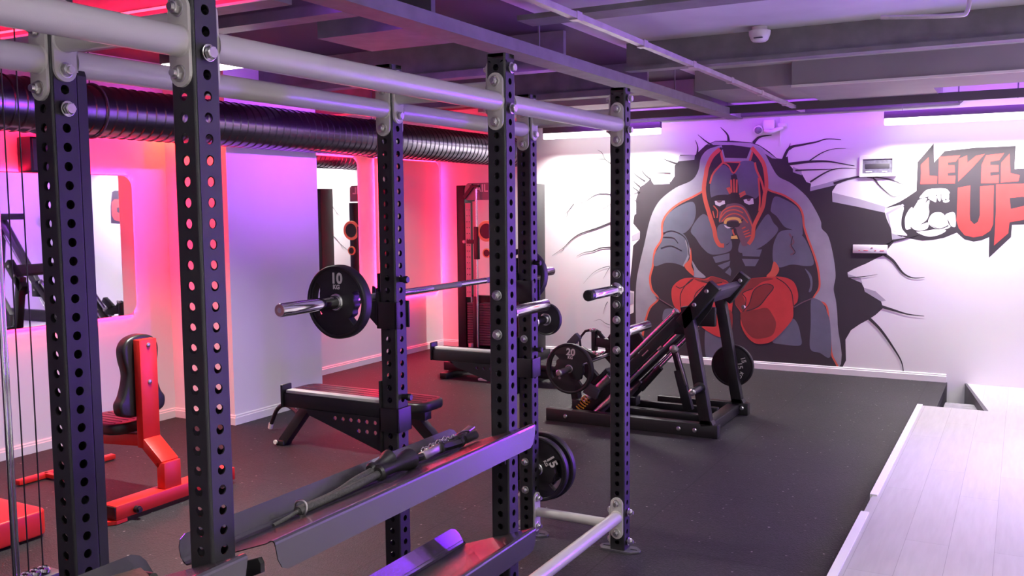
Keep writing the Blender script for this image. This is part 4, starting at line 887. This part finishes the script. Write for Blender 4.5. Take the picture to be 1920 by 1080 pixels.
# ------------------------------------------------------------------ painted mural and lettering (paint on the wall, world x and z)
ART = json.loads('''{"dog":[["p","k",[[0.157,0.04],[0.207,0.148],[0.198,0.362],[0.249,0.461],[0.33,0.525],[0.415,0.579],[0.479,0.627],[0.547,0.699],[0.527,0.765],[0.451,0.844],[0.386,0.858],[0.357,0.907],[0.337,0.949],[0.214,1.002],[0.203,1.044],[0.271,1.086],[0.38,1.138],[0.478,1.194],[0.557,1.229],[0.583,1.293],[0.634,1.359],[0.778,1.396],[0.617,1.373],[0.601,1.487],[0.56,1.579],[0.541,1.645],[0.293,1.702],[0.044,1.754],[0.039,1.858],[0.081,1.927],[0.182,1.966],[0.005,1.908],[-0.176,1.867],[-0.17,1.941],[-0.214,1.957],[-0.257,2.033],[-0.309,2.06],[-0.352,2.096],[-0.395,2.143],[-0.406,2.223],[-0.466,2.2],[-0.516,2.207],[-0.598,2.281],[-0.701,2.351],[-0.786,2.38],[-0.982,2.406],[-1.167,2.411],[-1.269,2.373],[-1.342,2.308],[-1.382,2.272],[-1.553,2.278],[-1.567,2.215],[-1.614,2.163],[-1.613,2.05],[-1.658,1.987],[-1.851,1.964],[-1.891,2.025],[-1.966,1.966],[-2.015,1.94],[-2.03,1.891],[-2.059,1.809],[-2.058,1.694],[-2.082,1.617],[-2.093,1.535],[-2.014,1.447],[-2.014,1.364],[-2.093,1.286],[-2.11,1.064],[-2.145,0.784],[-2.08,0.772],[-2.085,0.534],[-2.145,0.503],[-2.174,0.305],[-2.144,0.018],[-1.791,0.02],[-1.171,0.031],[-0.484,0.044]],0],["p","f",[[0.042,1.846],[0.291,1.781],[0.546,1.7],[0.538,1.642],[0.293,1.7],[0.044,1.754]],0],["p","f",[[-0.176,1.904],[-0.02,1.943],[0.099,1.98],[0.193,1.993],[0.053,1.917],[-0.176,1.864]],0],["p","f",[[-0.352,2.116],[-0.265,2.074],[-0.262,2.026],[-0.351,2.061]],0],["p","f",[[0.204,1.029],[0.332,0.988],[0.347,0.939],[0.214,0.995]],0],["p","f",[[0.362,0.895],[0.474,0.862],[0.572,0.774],[0.527,0.763],[0.372,0.856]],0],["p","f",[[-1.851,2.034],[-1.669,2.03],[-1.669,1.966],[-1.851,1.964]],0],["p","f",[[-1.562,2.268],[-1.388,2.272],[-1.393,2.22],[-1.57,2.209]],0],["p","f",[[0.548,1.637],[0.703,1.728],[0.717,1.709],[0.575,1.628],[0.611,1.439],[0.729,1.396],[0.622,1.376],[0.601,1.482]],0],["p","f",[[-2.111,1.397],[-2.011,1.447],[-2.014,1.364],[-2.105,1.336]],0],["p","f",[[-2.099,1.686],[-2.058,1.7],[-2.058,1.639],[-2.099,1.623]],0],["p","f",[[-2.133,0.762],[-2.086,0.752],[-2.085,0.632],[-2.133,0.616]],0],["p","f",[[-1.247,2.372],[-1.167,2.405],[-0.786,2.374],[-0.695,2.34],[-0.516,2.202],[-0.566,2.209],[-0.721,2.316],[-0.981,2.362],[-1.167,2.369]],0],["p","a",[[-2.031,0.017],[-2.055,0.339],[-2.062,0.675],[-2.051,0.898],[-2.013,1.094],[-1.964,1.288],[-1.907,1.535],[-1.85,1.685],[-1.764,1.806],[-1.601,1.924],[-1.421,2.001],[-1.348,2.105],[-1.322,2.236],[-1.252,2.32],[-1.153,2.353],[-1.097,2.366],[-1.097,2.366],[-1.059,2.23],[-1.059,2.23],[-0.828,2.217],[-0.828,2.217],[-0.773,2.359],[-0.773,2.359],[-0.664,2.298],[-0.586,2.161],[-0.501,2.024],[-0.362,1.945],[-0.216,1.817],[-0.131,1.691],[-0.066,1.56],[-0.055,1.485],[0.01,1.406],[0.062,1.211],[0.089,1.011],[0.073,0.873],[0.1,0.735],[0.119,0.509],[0.121,0.042],[-0.484,0.044],[-1.171,0.031]],1],["p","o",[[0.099,0.046],[0.071,0.227],[0.035,0.606],[-0.006,0.726],[-0.114,0.765],[-0.058,0.881],[-0.071,1.058],[-0.113,1.208],[-0.179,1.384],[-0.221,1.51],[-0.238,1.636],[-0.296,1.738],[-0.435,1.835],[-0.597,1.899],[-0.604,2.022],[-0.652,2.176],[-0.77,2.323],[-0.77,2.323],[-0.807,2.186],[-0.807,2.186],[-1.069,2.189],[-1.069,2.189],[-1.1,2.335],[-1.1,2.335],[-1.214,2.232],[-1.277,2.09],[-1.287,1.919],[-1.379,1.849],[-1.572,1.758],[-1.698,1.657],[-1.763,1.535],[-1.768,1.372],[-1.848,1.234],[-1.87,1.069],[-1.905,0.93],[-1.881,0.793],[-1.808,0.699],[-1.903,0.598],[-1.961,0.428],[-1.996,0.231],[-2.01,0.022],[-1.171,0.031],[-0.484,0.044]],1],["p","k2",[[0.085,0.036],[0.052,0.224],[0.016,0.601],[-0.02,0.711],[-0.133,0.757],[-0.077,0.885],[-0.09,1.054],[-0.131,1.202],[-0.198,1.377],[-0.24,1.506],[-0.257,1.63],[-0.311,1.724],[-0.444,1.817],[-0.614,1.887],[-0.624,2.019],[-0.67,2.167],[-0.786,2.31],[-0.75,2.316],[-0.787,2.18],[-0.806,2.165],[-1.068,2.168],[-1.09,2.185],[-1.121,2.332],[-1.085,2.32],[-1.196,2.22],[-1.256,2.084],[-1.267,1.909],[-1.367,1.831],[-1.56,1.74],[-1.681,1.643],[-1.741,1.529],[-1.746,1.366],[-1.826,1.227],[-1.848,1.065],[-1.881,0.93],[-1.859,0.802],[-1.785,0.698],[-1.883,0.588],[-1.938,0.424],[-1.972,0.229],[-1.992,0.012],[-1.17,0.028],[-0.482,0.041]],1],["p","s",[[-1.693,1.63],[-1.572,1.718],[-1.411,1.77],[-1.372,1.663],[-1.404,1.535],[-1.487,1.438],[-1.57,1.427],[-1.655,1.454],[-1.74,1.432],[-1.735,1.535]],1],["p","s",[[-1.759,1.336],[-1.734,1.41],[-1.655,1.448],[-1.542,1.438],[-1.472,1.374],[-1.432,1.24],[-1.454,1.132],[-1.498,1.072],[-1.596,1.097],[-1.71,1.1],[-1.841,1.064],[-1.842,1.179],[-1.796,1.268]],1],["p","s",[[-1.426,1.468],[-1.295,1.636],[-1.186,1.535],[-1.136,1.377],[-1.097,1.311],[-1.022,1.309],[-0.983,1.359],[-0.99,1.246],[-1.183,1.201],[-1.292,1.269],[-1.37,1.375]],1],["p","s",[[-0.872,1.373],[-0.902,1.234],[-0.758,1.247],[-0.61,1.329],[-0.492,1.464],[-0.544,1.548],[-0.596,1.633],[-0.664,1.561],[-0.74,1.432],[-0.791,1.322],[-0.838,1.322]],1],["p","s",[[-0.571,1.684],[-0.535,1.811],[-0.434,1.785],[-0.308,1.707],[-0.257,1.611],[-0.245,1.485],[-0.254,1.414],[-0.354,1.472],[-0.43,1.505],[-0.507,1.607],[-0.558,1.648]],1],["p","s",[[-0.467,1.453],[-0.354,1.469],[-0.254,1.419],[-0.183,1.308],[-0.126,1.132],[-0.199,1.1],[-0.348,1.112],[-0.469,1.079],[-0.535,1.124],[-0.543,1.278],[-0.516,1.381]],1],["p","s",[[-1.182,1.177],[-1.0,1.22],[-0.999,1.151],[-1.149,1.111]],0],["p","s",[[-1.127,1.085],[-0.989,1.138],[-0.999,1.088],[-1.068,1.044]],0],["p","s",[[-1.046,1.013],[-0.993,1.072],[-0.977,1.03],[-0.987,0.977]],0],["p","s",[[-0.871,1.256],[-0.655,1.264],[-0.68,1.188],[-0.857,1.191]],0],["p","s",[[-0.867,1.162],[-0.685,1.16],[-0.725,1.086],[-0.829,1.086]],0],["p","s",[[-0.535,0.297],[-0.444,0.421],[-0.341,0.547],[-0.281,0.503],[-0.247,0.385],[-0.245,0.277],[-0.415,0.273]],1],["p","s",[[-0.148,0.75],[-0.097,0.765],[-0.035,0.728],[0.011,0.637],[0.047,0.507],[0.056,0.18],[-0.051,0.21],[-0.148,0.25],[-0.146,0.497]],1],["p","s",[[-1.745,0.5],[-1.73,0.565],[-1.693,0.594],[-1.582,0.593],[-1.56,0.566],[-1.619,0.492],[-1.685,0.438],[-1.737,0.46]],1],["p","s",[[-1.257,0.376],[-1.183,0.345],[-1.084,0.309],[-1.068,0.114],[-1.238,0.068]],1],["p","s",[[-0.214,1.072],[-0.155,1.014],[-0.136,0.935],[-0.146,0.849],[-0.173,0.836],[-0.156,0.908],[-0.17,0.987]],1],["p","a",[[-1.422,1.149],[-1.346,1.038],[-1.257,0.954],[-1.381,0.954],[-1.4,0.995],[-1.389,1.037]],1],["p","a",[[-1.49,1.358],[-1.441,1.274],[-1.431,1.204],[-1.491,1.077],[-1.512,1.082],[-1.46,1.204]],1],["p","s",[[-1.087,2.155],[-1.029,2.138],[-0.968,2.061],[-0.99,2.018],[-1.001,1.893],[-1.013,1.844],[-1.064,1.842],[-1.154,1.833],[-1.199,1.808],[-1.219,1.897],[-1.21,2.011],[-1.17,2.11]],1],["p","s",[[-0.897,2.177],[-0.816,2.192],[-0.754,2.175],[-0.726,2.11],[-0.706,2.036],[-0.695,1.913],[-0.694,1.833],[-0.749,1.79],[-0.812,1.833],[-0.897,1.83],[-0.913,1.942],[-0.933,2.042],[-0.952,2.067]],1],["p","k",[[-1.083,2.183],[-0.897,2.168],[-0.965,2.072]],0],["p","m",[[-1.115,1.542],[-1.111,1.669],[-1.063,1.725],[-0.961,1.749],[-0.873,1.732],[-0.809,1.661],[-0.758,1.542],[-0.742,1.443],[-0.756,1.381],[-0.793,1.318],[-0.855,1.295],[-0.887,1.354],[-0.933,1.48],[-0.984,1.48],[-1.061,1.517]],1],["p","s",[[-1.128,1.504],[-1.061,1.542],[-0.984,1.48],[-0.958,1.467],[-0.983,1.385],[-1.003,1.335],[-1.059,1.3],[-1.105,1.321],[-1.135,1.416]],1],["p","m",[[-0.927,1.473],[-0.858,1.542],[-0.782,1.505],[-0.75,1.437],[-0.768,1.362],[-0.808,1.313],[-0.868,1.34],[-0.894,1.38]],1],["p","k",[[-1.206,1.808],[-1.116,1.839],[-1.026,1.825],[-1.025,1.769],[-1.063,1.681],[-1.114,1.669],[-1.166,1.72],[-1.199,1.745]],1],["p","k",[[-0.874,1.804],[-0.812,1.831],[-0.736,1.79],[-0.748,1.716],[-0.797,1.679],[-0.861,1.742],[-0.911,1.792]],1],["p","w",[[-1.166,1.776],[-1.057,1.779],[-1.053,1.744],[-1.089,1.732],[-1.112,1.717],[-1.158,1.737]],0],["p","w",[[-0.857,1.785],[-0.824,1.791],[-0.755,1.8],[-0.748,1.741],[-0.798,1.731],[-0.846,1.754]],0],["p","m",[[-1.143,1.78],[-1.083,1.781],[-1.102,1.759],[-1.128,1.76]],1],["p","m",[[-0.821,1.791],[-0.78,1.796],[-0.792,1.772],[-0.811,1.771]],1],["s","o",[[-1.114,2.324],[-1.197,2.249],[-1.25,2.138],[-1.266,2.05],[-1.285,1.924],[-1.271,1.797],[-1.217,1.619],[-1.17,1.479],[-1.15,1.378],[-1.11,1.308],[-1.059,1.3]],0.045,1],["s","o",[[-0.778,2.327],[-0.693,2.226],[-0.64,2.12],[-0.618,1.936],[-0.636,1.838],[-0.651,1.715],[-0.697,1.611],[-0.743,1.505],[-0.754,1.393],[-0.799,1.318]],0.04,1],["s","o",[[-1.081,2.18],[-1.15,2.11],[-1.195,2.048],[-1.22,1.96]],0.02,1],["s","o",[[-0.741,2.172],[-0.726,2.098],[-0.671,1.974],[-0.641,1.863]],0.022,1],["s","o",[[-0.702,2.012],[-0.685,1.79],[-0.691,1.666]],0.018,1],["s","o",[[-1.083,2.183],[-1.019,2.146],[-0.965,2.067],[-0.897,2.165]],0.016,1],["s","o",[[-0.99,1.999],[-0.984,1.862]],0.02,0],["s","o",[[-0.961,2.005],[-0.956,1.862]],0.02,0],["s","o",[[-0.93,1.998],[-0.931,1.861]],0.02,0],["s","o",[[-1.033,1.913],[-0.998,1.85]],0.02,0],["s","o",[[-1.014,1.919],[-0.991,1.868]],0.02,0],["s","o",[[-0.84,1.872],[-0.902,1.84]],0.02,0],["s","o",[[-0.834,1.851],[-0.894,1.815]],0.02,0],["s","o",[[-1.113,1.555],[-1.075,1.668],[-0.961,1.718],[-0.86,1.692],[-0.796,1.592],[-0.757,1.493]],0.013,1],["s","o",[[-1.1,1.593],[-1.037,1.662],[-0.948,1.68],[-0.859,1.648]],0.013,1],["s","o",[[-1.087,1.555],[-1.024,1.618],[-0.948,1.64],[-0.872,1.611],[-0.808,1.542]],0.013,1],["s","o",[[-1.179,1.726],[-1.133,1.669],[-1.139,1.593]],0.013,1],["s","o",[[-1.185,1.669],[-1.165,1.593]],0.013,1],["s","o",[[-0.857,1.442],[-0.795,1.468]],0.013,1],["s","o",[[-0.847,1.417],[-0.782,1.443]],0.013,1],["s","o",[[-0.834,1.392],[-0.771,1.412]],0.013,1],["s","o",[[-0.87,1.48],[-0.832,1.499]],0.013,1],["s","o",[[-0.969,1.486],[-0.963,1.442],[-0.948,1.411]],0.016,1],["s","k",[[-0.965,2.049],[-0.958,1.992],[-0.956,1.843],[-0.962,1.762]],0.06,1],["s","o",[[-0.99,1.999],[-0.984,1.862]],0.017,0],["s","o",[[-0.961,2.005],[-0.956,1.862]],0.017,0],["s","o",[[-0.93,1.998],[-0.931,1.861]],0.017,0],["s","k",[[-1.119,1.53],[-1.048,1.542],[-0.984,1.48],[-0.959,1.49],[-0.896,1.542],[-0.859,1.58]],0.014,1],["p","k",[[-1.033,1.542],[-0.985,1.561],[-0.921,1.557],[-0.89,1.536],[-0.906,1.502],[-0.961,1.495],[-1.022,1.502]],1],["s","y",[[-1.051,1.532],[-1.033,1.574],[-0.96,1.59],[-0.903,1.577],[-0.886,1.542]],0.03,1],["p","w",[[-1.061,1.523],[-1.022,1.502],[-0.984,1.49],[-1.022,1.482],[-1.05,1.498]],0],["p","y",[[-0.983,1.401],[-0.926,1.411],[-0.909,1.373],[-0.985,1.371]],0],["s","k",[[-1.071,1.838],[-1.077,1.794]],0.008,1],["s","m",[[-0.378,1.433],[-0.332,1.345],[-0.364,1.306],[-0.325,1.243],[-0.362,1.212]],0.018,1],["s","k",[[-0.341,1.408],[-0.357,1.319],[-0.315,1.243],[-0.337,1.215]],0.008,1],["s","k",[[-1.74,1.432],[-1.627,1.454],[-1.486,1.374],[-1.443,1.186]],0.008,1],["s","k",[[-1.74,1.385],[-1.626,1.378],[-1.57,1.319]],0.008,1],["s","k",[[-1.768,1.263],[-1.654,1.291],[-1.527,1.239]],0.008,1],["p","o",[[-1.427,1.274],[-1.412,1.149],[-1.415,1.079],[-1.389,1.009],[-1.4,0.97],[-1.498,1.07],[-1.44,1.148]],1],["p","o",[[-0.528,1.141],[-0.474,1.059],[-0.525,0.975],[-0.605,0.982],[-0.559,1.044]],1],["p","r",[[-1.642,0.769],[-1.618,0.855],[-1.519,0.929],[-1.388,0.946],[-1.274,0.936],[-1.189,0.966],[-1.076,0.941],[-1.006,0.902],[-0.952,0.759],[-0.959,0.676],[-0.966,0.565],[-0.957,0.469],[-0.986,0.356],[-1.091,0.312],[-1.212,0.357],[-1.341,0.435],[-1.516,0.511],[-1.617,0.642]],1],["p","d",[[-1.388,0.939],[-1.245,0.927],[-1.189,0.963],[-1.076,0.938],[-1.006,0.898],[-1.076,0.904],[-1.216,0.891],[-1.316,0.902]],1],["p","d",[[-1.073,0.602],[-0.967,0.593],[-0.964,0.399],[-1.0,0.355],[-1.071,0.477]],1],["p","r",[[-0.928,0.746],[-0.881,0.871],[-0.787,0.945],[-0.652,0.971],[-0.505,0.983],[-0.4,0.973],[-0.321,0.927],[-0.28,0.824],[-0.284,0.731],[-0.322,0.676],[-0.328,0.555],[-0.405,0.44],[-0.496,0.34],[-0.575,0.281],[-0.703,0.265],[-0.804,0.336],[-0.868,0.459],[-0.87,0.583],[-0.927,0.67]],1],["p","d",[[-0.864,0.597],[-0.715,0.625],[-0.6,0.65],[-0.539,0.585],[-0.498,0.492],[-0.523,0.382],[-0.589,0.338],[-0.711,0.317],[-0.793,0.367],[-0.856,0.474]],1],["p","d",[[-0.928,0.732],[-0.881,0.865],[-0.787,0.94],[-0.652,0.966],[-0.532,0.957],[-0.651,0.92],[-0.745,0.849],[-0.853,0.797],[-0.836,0.736],[-0.821,0.668],[-0.851,0.598],[-0.923,0.671]],1],["p","d",[[-0.783,0.683],[-0.731,0.835],[-0.611,0.894],[-0.53,0.876],[-0.582,0.786],[-0.675,0.661],[-0.81,0.607]],1],["s","k",[[-1.591,0.849],[-1.533,0.829],[-1.417,0.91],[-1.396,0.939]],0.009,1],["s","k",[[-1.41,0.932],[-1.489,0.852],[-1.539,0.751],[-1.534,0.624]],0.009,1],["s","k",[[-0.851,0.598],[-0.783,0.683],[-0.731,0.835],[-0.611,0.901],[-0.53,0.872],[-0.595,0.772],[-0.688,0.66],[-0.81,0.607]],0.009,1],["s","k",[[-0.83,0.626],[-0.818,0.737],[-0.853,0.797],[-0.745,0.849]],0.009,1],["s","k",[[-0.505,0.971],[-0.412,0.913],[-0.345,0.822],[-0.323,0.682]],0.009,1],["s","k",[[-1.302,0.914],[-1.188,0.889],[-1.076,0.904]],0.009,1],["s","k",[[-1.273,0.859],[-1.358,0.786],[-1.387,0.715]],0.009,1],["s","m",[[-1.828,0.726],[-1.708,0.659],[-1.56,0.58]],0.01,1],["s","m",[[-0.317,0.669],[-0.227,0.726],[-0.125,0.774]],0.01,1],["t","k",[[-1.021,2.394],[-1.035,2.472],[-1.11,2.553]],0.031,1],["t","k",[[-1.194,2.362],[-1.275,2.418],[-1.357,2.487]],0.0217,1],["t","k",[[-1.363,2.277],[-1.356,2.355],[-1.384,2.43]],0.0217,1],["t","k",[[-0.76,2.371],[-0.697,2.432],[-0.57,2.447]],0.0372,1],["t","k",[[-1.575,2.178],[-1.659,2.207],[-1.75,2.244]],0.0248,1],["t","k",[[-1.885,2.019],[-1.972,2.094],[-2.016,2.191]],0.0186,1],["t","k",[[-0.453,2.182],[-0.392,2.306],[-0.27,2.334],[-0.124,2.358],[-0.028,2.383],[0.115,2.372]],0.031,1],["t","k",[[-0.417,2.269],[-0.393,2.318],[-0.381,2.356]],0.0186,1],["t","k",[[-0.392,2.293],[-0.306,2.335],[-0.209,2.341]],0.0155,1],["t","k",[[-0.402,2.143],[-0.193,2.162],[-0.024,2.161],[0.096,2.14],[0.249,2.107]],0.031,1],["t","k",[[-0.217,2.15],[-0.074,2.244],[0.045,2.282],[0.164,2.283]],0.0124,1],["t","k",[[-0.327,2.078],[-0.119,2.08],[0.049,2.08]],0.0186,1],["t","k",[[-0.177,1.957],[-0.022,2.052],[0.097,2.086],[0.261,2.084]],0.0186,1],["t","k",[[0.052,1.937],[0.17,1.974],[0.31,2.0],[0.494,1.984],[0.608,1.957],[0.703,1.912]],0.0248,1],["t","k",[[0.425,1.985],[0.496,1.899],[0.589,1.813],[0.645,1.8],[0.701,1.828]],0.0124,1],["t","k",[[0.368,1.994],[0.449,1.968],[0.484,1.904]],0.01116,1],["t","k",[[0.534,1.239],[0.627,1.172],[0.72,1.053],[0.811,1.007],[0.917,1.014]],0.031,1],["t","k",[[0.523,0.716],[0.639,0.684],[0.775,0.648],[0.924,0.636]],0.031,1],["t","k",[[0.415,0.594],[0.529,0.481],[0.647,0.315],[0.73,0.172],[0.752,0.051]],0.031,1],["t","k",[[0.214,0.99],[0.355,1.006],[0.488,1.032]],0.0124,1],["t","k",[[0.622,1.366],[0.734,1.391],[0.866,1.44]],0.0248,1],["t","k",[[-2.356,2.203],[-2.429,2.258],[-2.47,2.334],[-2.524,2.366]],0.0124,1],["t","k",[[-2.429,2.258],[-2.527,2.266],[-2.648,2.263]],0.00744,1],["t","k",[[-2.348,1.86],[-2.462,1.873],[-2.561,1.855],[-2.694,1.776],[-2.803,1.767],[-2.986,1.711]],0.0124,1],["t","k",[[-2.82,1.762],[-2.897,1.675],[-2.962,1.625]],0.00992,1],["t","k",[[-2.897,1.675],[-2.901,1.637],[-2.923,1.606]],0.0062,1],["t","k",[[-2.357,1.752],[-2.528,1.662],[-2.686,1.575],[-2.692,1.526]],0.00744,1],["t","k",[[-2.357,1.547],[-2.529,1.483],[-2.746,1.414],[-2.864,1.336],[-2.95,1.257],[-3.103,1.157]],0.0186,1],["t","k",[[-2.954,1.257],[-2.959,1.226],[-2.999,1.187]],0.0062,1],["t","k",[[-2.357,1.266],[-2.479,1.256],[-2.595,1.216],[-2.696,1.199],[-2.789,1.154]],0.01612,1],["t","k",[[-1.951,2.001],[-2.045,2.062],[-2.116,2.13]],0.0186,1],["t","k",[[-2.014,1.943],[-2.061,1.981],[-2.121,2.041]],0.0186,1],["t","k",[[-2.021,1.884],[-2.061,1.915],[-2.124,1.96]],0.0186,1],["t","k",[[-2.021,1.892],[-2.061,1.87],[-2.14,1.849]],0.0155,1],["t","k",[[-1.659,2.082],[-1.766,2.09],[-1.881,2.09]],0.0124,1],["t","k",[[-2.045,1.781],[-2.092,1.804],[-2.14,1.819]],0.0093,1],["t","k",[[-2.373,1.051],[-2.469,1.027],[-2.585,0.965],[-2.702,0.842]],0.00744,1],["t","k",[[-2.373,1.039],[-2.411,0.981],[-2.456,0.903]],0.00744,1],["t","k",[[-2.399,0.643],[-2.431,0.588],[-2.456,0.497]],0.00868,1],["t","k",[[-2.373,0.376],[-2.431,0.396],[-2.495,0.432],[-2.573,0.411]],0.00744,1]],"sign":[["p","k",[[0.826,2.128],[0.963,2.298],[0.972,2.12],[1.061,2.224],[1.329,2.246],[1.656,2.249],[1.654,2.038],[1.799,2.043],[1.862,2.02],[1.91,1.798],[1.919,1.535],[1.65,1.523],[1.645,1.409],[1.468,1.215],[1.464,1.408],[1.398,1.377],[1.333,1.365],[1.256,1.385],[1.188,1.449],[1.133,1.424],[1.078,1.399],[0.977,1.377],[0.886,1.369],[0.77,1.391],[0.706,1.409],[0.608,1.352],[0.502,1.312],[0.585,1.332],[0.619,1.377],[0.624,1.427],[0.752,1.416],[0.699,1.478],[0.691,1.566],[0.711,1.665],[0.675,1.716],[0.623,1.704],[0.541,1.685],[0.674,1.747],[0.732,1.784],[0.822,1.85]],0],["p","w",[[0.552,1.629],[0.623,1.685],[0.687,1.709],[0.714,1.684],[0.696,1.591],[0.701,1.49],[0.752,1.422],[0.688,1.446],[0.623,1.465],[0.592,1.54]],1],["p","w",[[0.858,1.778],[0.874,1.819],[0.919,1.861],[0.998,1.872],[1.076,1.868],[1.105,1.846],[1.109,1.819],[0.988,1.809]],1],["p","w",[[0.847,1.764],[0.915,1.781],[0.905,1.738],[0.867,1.679],[0.922,1.75],[0.942,1.756],[0.935,1.695],[0.941,1.639],[0.921,1.571],[0.871,1.526],[0.933,1.547],[0.939,1.51],[0.918,1.479],[0.849,1.466],[0.791,1.484],[0.739,1.478],[0.726,1.54],[0.73,1.603],[0.758,1.665],[0.786,1.696],[0.798,1.683],[0.831,1.739]],1],["p","w",[[0.927,1.781],[0.966,1.802],[1.0,1.799],[0.999,1.743],[0.973,1.75]],1],["p","w",[[1.005,1.801],[1.035,1.808],[1.039,1.755],[1.021,1.754]],1],["p","w",[[1.044,1.81],[1.072,1.812],[1.077,1.763],[1.053,1.761]],1],["p","w",[[1.078,1.813],[1.109,1.815],[1.108,1.767],[1.081,1.773]],1],["p","w",[[1.063,1.751],[1.11,1.763],[1.113,1.746],[1.085,1.734],[1.063,1.741]],1],["p","w",[[0.939,1.534],[0.943,1.59],[0.981,1.637],[1.049,1.639],[1.095,1.59],[1.113,1.534],[1.131,1.504],[1.076,1.479],[0.997,1.491]],1],["p","w",[[0.832,1.456],[0.918,1.466],[0.997,1.479],[1.093,1.473],[1.054,1.436],[0.976,1.411],[0.908,1.417]],1],["p","w",[[1.083,1.614],[1.116,1.638],[1.166,1.632],[1.175,1.51],[1.136,1.514],[1.112,1.565]],1],["t","k",[[1.114,1.516],[1.031,1.485],[0.939,1.534]],0.012,1],["t","k",[[0.779,1.497],[0.838,1.46],[0.94,1.485]],0.012,1],["p","r",[[0.856,2.102],[0.922,2.17],[0.932,1.996],[1.002,1.988],[1.002,1.915],[0.855,1.915],[0.86,2.016]],0],["p","r",[[1.012,2.171],[1.198,2.18],[1.158,2.121],[1.091,2.116],[1.094,2.089],[1.15,2.088],[1.155,2.021],[1.092,2.016],[1.095,1.99],[1.161,1.99],[1.158,1.915],[1.015,1.916]],0],["p","r",[[1.184,2.147],[1.255,2.178],[1.259,2.108],[1.331,2.172],[1.404,2.185],[1.302,2.059],[1.185,1.932]],0],["p","r",[[1.415,2.173],[1.565,2.188],[1.525,2.124],[1.451,2.112],[1.452,2.081],[1.521,2.079],[1.524,2.017],[1.454,2.013],[1.457,1.981],[1.527,1.988],[1.528,1.913],[1.38,1.913],[1.379,2.081]],0],["p","r",[[1.542,2.1],[1.608,2.18],[1.62,2.003],[1.698,1.98],[1.689,1.925],[1.544,1.916]],0],["p","r",[[1.185,1.875],[1.29,1.894],[1.293,1.625],[1.3,1.565],[1.334,1.528],[1.366,1.553],[1.38,1.613],[1.374,1.884],[1.488,1.893],[1.493,1.529],[1.471,1.468],[1.408,1.42],[1.332,1.405],[1.255,1.425],[1.203,1.492],[1.182,1.565]],0],["p","r",[[1.506,1.899],[1.814,1.905],[1.877,1.857],[1.884,1.658],[1.835,1.588],[1.628,1.547],[1.621,1.445],[1.507,1.33],[1.513,1.66]],0],["p","k",[[1.621,1.772],[1.725,1.783],[1.767,1.776],[1.769,1.706],[1.707,1.689],[1.635,1.671]],0]]}''')
PAINT = {'k': (.040,.033,.040), 'k2': (.044,.036,.043), 'f': (.42,.40,.46), 'a': (.34,.34,.38), 'o': (.68,.13,.08), 's': (.145,.160,.205), 'm': (.19,.11,.13), 'w': (.78,.77,.77), 'y': (.78,.50,.14), 'r': (.62,.060,.055), 'd': (.27,.045,.04)}
def paint_thing(name, label, cat, items, y0):
    keys = sorted(set(i[1] for i in items)); mats = [mat('paint '+k, PAINT[k], .6, bump=.2, bscale=80, var=.10 if k in 'asrd' else .05, vscale=5) for k in keys]
    m = MB(); y = y0
    for it in items:
        y -= .00003; ki = keys.index(it[1])
        pts = [Vector(p) for p in it[2]]
        if it[0] == 'p':
            if it[3]: pts = smooth_line(pts, 5, closed=True)
            pts = [p for i, p in enumerate(pts) if (p-pts[i-1]).length > 1e-4]
            tri = tessellate_polygon([[Vector((p[0], p[1], 0)) for p in pts]])
            m.add([(p[0], y, p[1]) for p in pts], [list(t) for t in tri], ki)
        else:
            wd = it[3]; P = smooth_line(pts, 5) if it[4] else pts
            n = len(P); L = []; Rr = []
            for i in range(n):
                t = (P[min(i+1, n-1)]-P[max(i-1, 0)]); t = t.normalized() if t.length > 0 else Vector((1, 0)); q = Vector((-t.y, t.x))
                k = wd/2 if it[0] == 's' else wd/2*(1-.85*i/(n-1))
                L.append(P[i]+q*k); Rr.append(P[i]-q*k)
            m.add([(p[0], y, p[1]) for p in L+Rr], [(i, i+1, n+i+1, n+i) for i in range(n-1)], ki)
    me = bpy.data.meshes.new(name); off = Vector(((min(p.x for p in m.v)+max(p.x for p in m.v))/2, y0, min(p.z for p in m.v)))
    me.from_pydata([p-off for p in m.v], [], m.f)
    for q in mats: me.materials.append(q)
    me.polygons.foreach_set('material_index', m.m)
    o = bpy.data.objects.new(name, me); COL.objects.link(o); o.location = off
    return tag(o, label, cat)
paint_thing('wall_mural', 'painted grey muscular dog in red boxing gloves bursting out of a cracked black hole', 'mural', ART['dog'], W-.0006)
paint_thing('painted_lettering', 'red cracked block letters with a white flexed arm painted on black at the right edge', 'lettering', ART['sign'], W-.0006)
